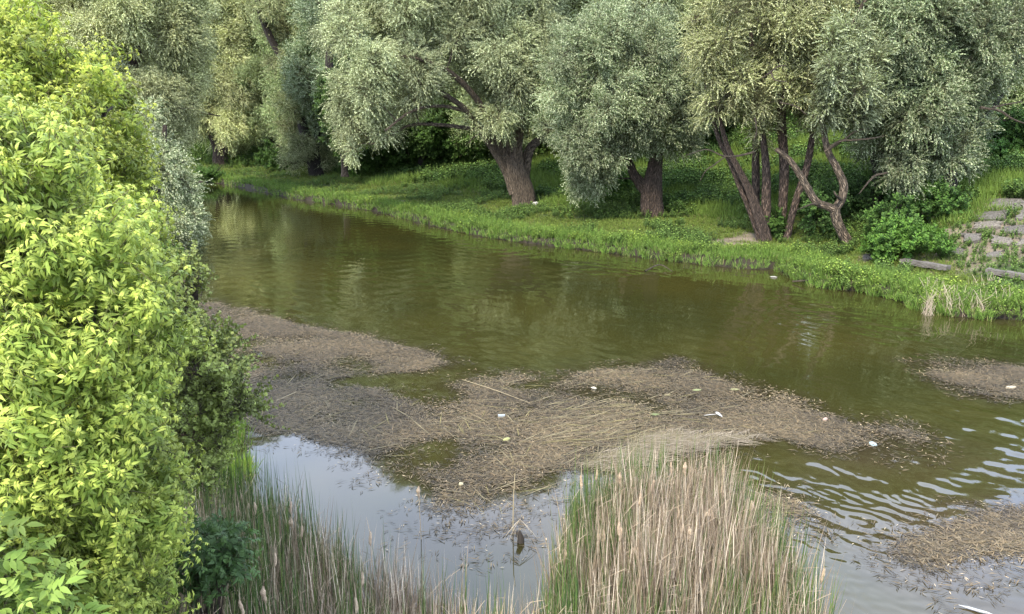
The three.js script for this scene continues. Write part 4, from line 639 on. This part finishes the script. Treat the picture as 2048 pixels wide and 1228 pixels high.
// ---------------------------------------------------------------- concrete on the right-hand bank
{
  reseed(801);
  const cm = dataTex(256, 256, (u, v) => { const k = 0.7 + 0.26 * per(u, v, 1.2, 1.2, 3) + 0.22 * per(u, v, 4, 4, 7) + 0.15 * per(u, v, 14, 14, 1) - 0.5 * sstep(Math.abs(per(u, v, 1.6, 1.6, 12)), 0.05, 0); return [k, k * 0.97, k * 0.92]; });
  const conc = new THREE.MeshStandardMaterial({ color: new THREE.Color().setRGB(0.2, 0.186, 0.166), map: cm, bumpMap: cm, bumpScale: 0.02, roughness: 0.95 });
  function slabGeo(c, thick, lift) { // corners on the land, subdivided with chipped edges
    const n = 8, b = new Buf(), P = (u, v) => c[0].clone().lerp(c[1], u).lerp(c[3].clone().lerp(c[2], u), v);
    const nrm = vec().crossVectors(c[1].clone().sub(c[0]), c[3].clone().sub(c[0])).normalize(); if (nrm.y < 0) nrm.negate();
    const id = []; for (let j = 0; j <= n; j++) for (let i = 0; i <= n; i++) {
      const u = i / n, v = j / n, p = P(u, v), edge = Math.min(i, n - i, j, n - j) === 0, q = 0.05 * noise.noise(p.x * 3, p.y * 3 + 2, p.z * 3);
      if (edge) p.add(vec(noise.noise(p.x * 4, 1, p.z * 4), 0, noise.noise(p.z * 4, 6, p.x * 4)).multiplyScalar(0.2));
      p.addScaledVector(nrm, lift + q * 0.5 - (edge ? 0.02 : 0)); id.push(b.v(p.x, p.y, p.z, [1, 1, 1], u * 1.7, v * 1.1));
    }
    const m = n + 1; for (let j = 0; j < n; j++) for (let i = 0; i < n; i++) { const q = j * m + i; b.i.push(q, q + 1, q + m, q + 1, q + m + 1, q + m); }
    const rim = []; for (let i = 0; i < n; i++) rim.push(i); for (let j = 0; j < n; j++) rim.push(j * m + n); for (let i = n; i > 0; i--) rim.push(n * m + i); for (let j = n; j > 0; j--) rim.push(j * m);
    const lo = rim.map((k) => b.v(b.p[k * 3] - nrm.x * thick, b.p[k * 3 + 1] - nrm.y * thick, b.p[k * 3 + 2] - nrm.z * thick, [1, 1, 1], b.u[k * 2], b.u[k * 2 + 1] + 0.1)), hi = rim.map((k) => b.v(b.p[k * 3], b.p[k * 3 + 1], b.p[k * 3 + 2], [1, 1, 1], b.u[k * 2], b.u[k * 2 + 1]));
    for (let i = 0; i < rim.length; i++) { const k = (i + 1) % rim.length; b.i.push(hi[i], lo[i], hi[k], lo[i], lo[k], hi[k]); }
    return b.geo();
  }
  const g = new THREE.Group(); tag(top(g, 'concrete_embankment'), 'broken sloping embankment of weathered concrete slabs at the right edge', 'embankment');
  const tones = [[1, 1, 1], [0.78, 0.78, 0.76], [1.15, 1.12, 1.05]].map((t) => { const m = conc.clone(); m.color.setRGB(0.2 * t[0], 0.186 * t[1], 0.166 * t[2]); return m; });
  SLABS.forEach((q, i) => part(g, 'slab', slabGeo(q.map(([x, y]) => ground(x, y).add(vec(0, rr(-0.04, 0.05), 0))), 0.14, rr(0.06, 0.13)), tones[i % 3]));
  const kerbs = [[[1728, 524], [1762, 525], 'short pale concrete kerb stone lying in the grass left of the others'], [[1803, 533], [1896, 549], 'long concrete kerb stone in the middle of the right-hand bank'], [[1972, 555], [2062, 571], 'concrete kerb stone at the right edge below the slabs']];
  for (const [p, q, label] of kerbs) {
    const A = ground(...p), B = ground(...q), d = B.clone().sub(A), L = d.length(), m = A.clone().lerp(B, 0.5), geo = new THREE.BoxGeometry(L, 0.16, 0.3, 14, 2, 3), ps = geo.attributes.position;
    for (let i = 0; i < ps.count; i++) { const x = ps.getX(i), y = ps.getY(i), z = ps.getZ(i); ps.setXYZ(i, x + 0.03 * noise.noise(x * 5, y * 9, z * 9), y + 0.03 * noise.noise(x * 4 + 3, y * 8, z * 8), z + 0.04 * noise.noise(x * 4, y * 8 + 5, z * 8)); }
    geo.computeVertexNormals(); const o = top(new THREE.Mesh(geo, conc), 'kerb_stone'); o.position.copy(m).add(vec(0, 0.16, 0)); o.rotation.set(rr(-0.05, 0.05), Math.atan2(-d.z, d.x), Math.asin(d.y / L)); tag(o, label, 'kerb stone');
  }
}

// ---------------------------------------------------------------- litter and drifting bits
{
  reseed(901);
  const white = new THREE.MeshStandardMaterial({ color: 0xb4b2ac, roughness: 0.85 });
  const lump = (w, h, d, sd, amp = 0.35) => { const g = new THREE.IcosahedronGeometry(1, 3), p = g.attributes.position; for (let i = 0; i < p.count; i++) { const x = p.getX(i), y = p.getY(i), z = p.getZ(i), k = 1 + amp * noise.noise(x * 1.8 + sd, y * 1.8, z * 1.8) + amp * 0.5 * noise.noise(x * 4, y * 4 + sd, z * 4); p.setXYZ(i, x * k * w / 2, y * k * h / 2, z * k * d / 2); } g.computeVertexNormals(); return g; };
  const put = (name, px, py, geo, mat, label, cat, lift = 0.02, land_ = false) => { const o = top(new THREE.Mesh(geo, mat), name); o.position.copy(land_ ? ground(px, py) : hit(px, py)); o.position.y += lift; o.rotation.y = rr(0, TAU); return tag(o, label, cat); };
  const col = (h, r = 0.8) => new THREE.MeshStandardMaterial({ color: new THREE.Color(h).multiplyScalar(0.62), roughness: r });
  put('plastic_bag', 1071, 414, lump(0.42, 0.24, 0.3, 1), white, 'white plastic bag on the grass at the foot of the big willow', 'bag', 0.16, true);
  put('plastic_bag', 1745, 890, lump(0.17, 0.05, 0.1, 2, 0.6), col(0xaebdbd), 'pale bluish plastic bag at the right-hand tip of the weed mat', 'bag');
  put('plastic_bottle', 1650, 841, new THREE.CapsuleGeometry(0.035, 0.06, 6, 10).rotateZ(Math.PI / 2), col(0xc8aa98), 'small pale pink plastic bottle floating on the weed', 'bottle');
  put('floating_ball', 922, 971, lump(0.08, 0.06, 0.07, 3, 0.2), col(0xc8bf9c), 'cream coloured ball floating right of the blue pool', 'ball');
  put('plastic_tub', 1013, 881, lump(0.15, 0.06, 0.08, 4, 0.2), col(0xb5b676), 'small yellowish tub floating on the weed above the tall lone stalk', 'tub');
  put('foam_block', 1003, 834, new THREE.BoxGeometry(0.13, 0.05, 0.06), col(0xb8c0c2), 'tiny white foam block in the middle of the weed mat', 'foam block');
  put('foam_scrap', 2022, 777, lump(0.2, 0.07, 0.12, 5, 0.6), col(0xc9bc9f), 'cream foam scrap in the weed patch at the right edge', 'foam scrap');
  put('foam_scrap', 1548, 555, lump(0.24, 0.06, 0.1, 6), col(0xb5b1a4), 'pale foam scrap floating where the grassy bank juts out', 'foam scrap');
  put('foam_scrap', 1950, 1222, lump(0.3, 0.02, 0.04, 7, 0.3), col(0xc8c8c4), 'thin white foam sliver at the bottom right of the photo', 'foam scrap');
  put('paper_scrap', 1860, 500, lump(0.16, 0.1, 0.12, 8), white, 'white paper scrap in the grass left of the slabs', 'paper scrap', 0.2, true);
  put('foam_scrap', 1188, 778, lump(0.13, 0.04, 0.06, 9), col(0xd9d2c0), 'little whitish scrap at the far edge of the weed mat', 'foam scrap');
  { // torn plastic with a raised flap
    const b = new Buf(), w = [1, 1, 1]; b.leaf(vec(-0.16, 0, 0), vec(1, 0.12, 0).normalize(), YUP, 0.2, 0.025, w, { rows: 4, shape: [0.5, 1, 1, 0.8, 0.6] }); b.leaf(vec(0.02, 0.05, 0), vec(0.8, -0.45, 0.3).normalize(), vec(0.4, 0.8, 0.2).normalize(), 0.14, 0.1, w, { rows: 4, shape: [0.5, 1, 0.9, 0.5, 0.1] });
    const o = put('torn_plastic', 1428, 834, b.geo(), new THREE.MeshStandardMaterial({ color: 0xaaa8a2, roughness: 0.8, side: THREE.DoubleSide }), 'torn white plastic strip with a raised flap on the weed', 'plastic strip', 0.03); o.rotation.y = 0; o.scale.setScalar(1.15);
  }
  const pad = (px, py, w, c, label) => { const b = new Buf(); b.leaf(vec(-w / 2, 0, 0), vec(1, 0.02, 0).normalize(), YUP, w, w * 0.6, c, { rows: 4, shape: [0.3, 0.9, 1, 0.7, 0.1], fold: 0.08 }); const o = put('floating_leaf', px, py, b.geo(), dryMat, label, 'leaf', 0.02); o.rotation.y = rr(-0.3, 0.3); };
  pad(1394, 782, 0.2, [0.2, 0.22, 0.09], 'pale green leaf floating above the torn plastic strip'); pad(1470, 781, 0.22, [0.22, 0.21, 0.09], 'yellowish leaf on the upper right of the weed mat'); pad(1336, 792, 0.16, [0.24, 0.21, 0.1], 'buff leaf floating left of the pale green one'); pad(1310, 831, 0.2, [0.15, 0.19, 0.07], 'green leaf floating behind the drifted straw');
  // sticks
  const stick = (name, pts, rads, label, cat, mat = matBarkPale) => { const b = new Buf(), c = pts[0].clone(), [P, Q] = smoothPath(pts.map((p) => p.sub(c)), rads, 12); b.tube(P, Q, 6, [0.36, 0.3, 0.18], { cap: true }); const o = top(new THREE.Mesh(b.geo(), mat), name); o.position.copy(c); return tag(o, label, cat); };
  stick('floating_stalk', [hit(925, 762).setY(0.03), hit(985, 783).setY(0.05), hit(1060, 808).setY(0.02)], [0.005, 0.006, 0.003], 'long straight reed stalk lying across the small weed islet', 'stalk', twigMat);
  stick('floating_stalk', [hit(553, 803).setY(0.02), hit(592, 788).setY(0.04)], [0.007, 0.005], 'short pale stalk on the weed near the alder bush', 'stalk', twigMat);
  stick('lone_stalk', [hit(1026, 1062).setY(-0.2), at(1027, 1000, hit(1026, 1062).z * -1), at(1030, 946, -hit(1026, 1062).z)], [0.008, 0.007, 0.005], 'single bare stalk standing upright in the water at the end of the weed', 'stalk', twigMat);
  { // bent dry stalk on a dark stump
    const p = hit(1040, 1085), g = new THREE.Group(); g.position.copy(p); tag(top(g, 'broken_stump'), 'dark rotten stump in the pool topped by a bent fan of dry blades', 'stump');
    const b = new Buf(); b.tube([vec(0, -0.3, 0), vec(0.02, 0.06, 0), vec(-0.02, 0.16, 0)], [0.05, 0.045, 0.03], 8, [0.05, 0.042, 0.035], { rough: 0.4, cap: true }); part(g, 'stump', b.geo(), twigMat);
    const f = new Buf(); for (let i = 0; i < 8; i++) { const a = -2.6 + i * 0.3, d = vec(Math.cos(a) * 0.8, -0.55 + rr(-0.2, 0.2), 0.2).normalize(); f.leaf(vec(0.0, 0.33, 0), d, vec().crossVectors(d, vec(0, 0, 1)).normalize(), rr(0.22, 0.34), 0.016, [0.55, 0.46, 0.33], { rows: 3, droop: 0.2, shape: [0.6, 1, 0.7, 0] }); } part(g, 'dry_blades', f.geo(), dryMat);
  }
  const bankTwigs = [[[755, 428], [790, 423], [828, 430], 'thin bare twig lying along the far bank near the worn path'], [[1585, 566], [1612, 570], [1628, 562], 'dark driftwood stick at the water line under the jutting bank'], [[1290, 545], [1320, 538], [1345, 545], 'bare twig floating close to the grassy far bank']];
  for (const [a, m, c, label] of bankTwigs) stick('driftwood_twig', [hit(...a).setY(0.05), hit(...m).setY(0.16), hit(...c).setY(0.04)], [0.03, 0.025, 0.012], label, 'twig', matBarkPale);
}

renderer.render(scene, camera);
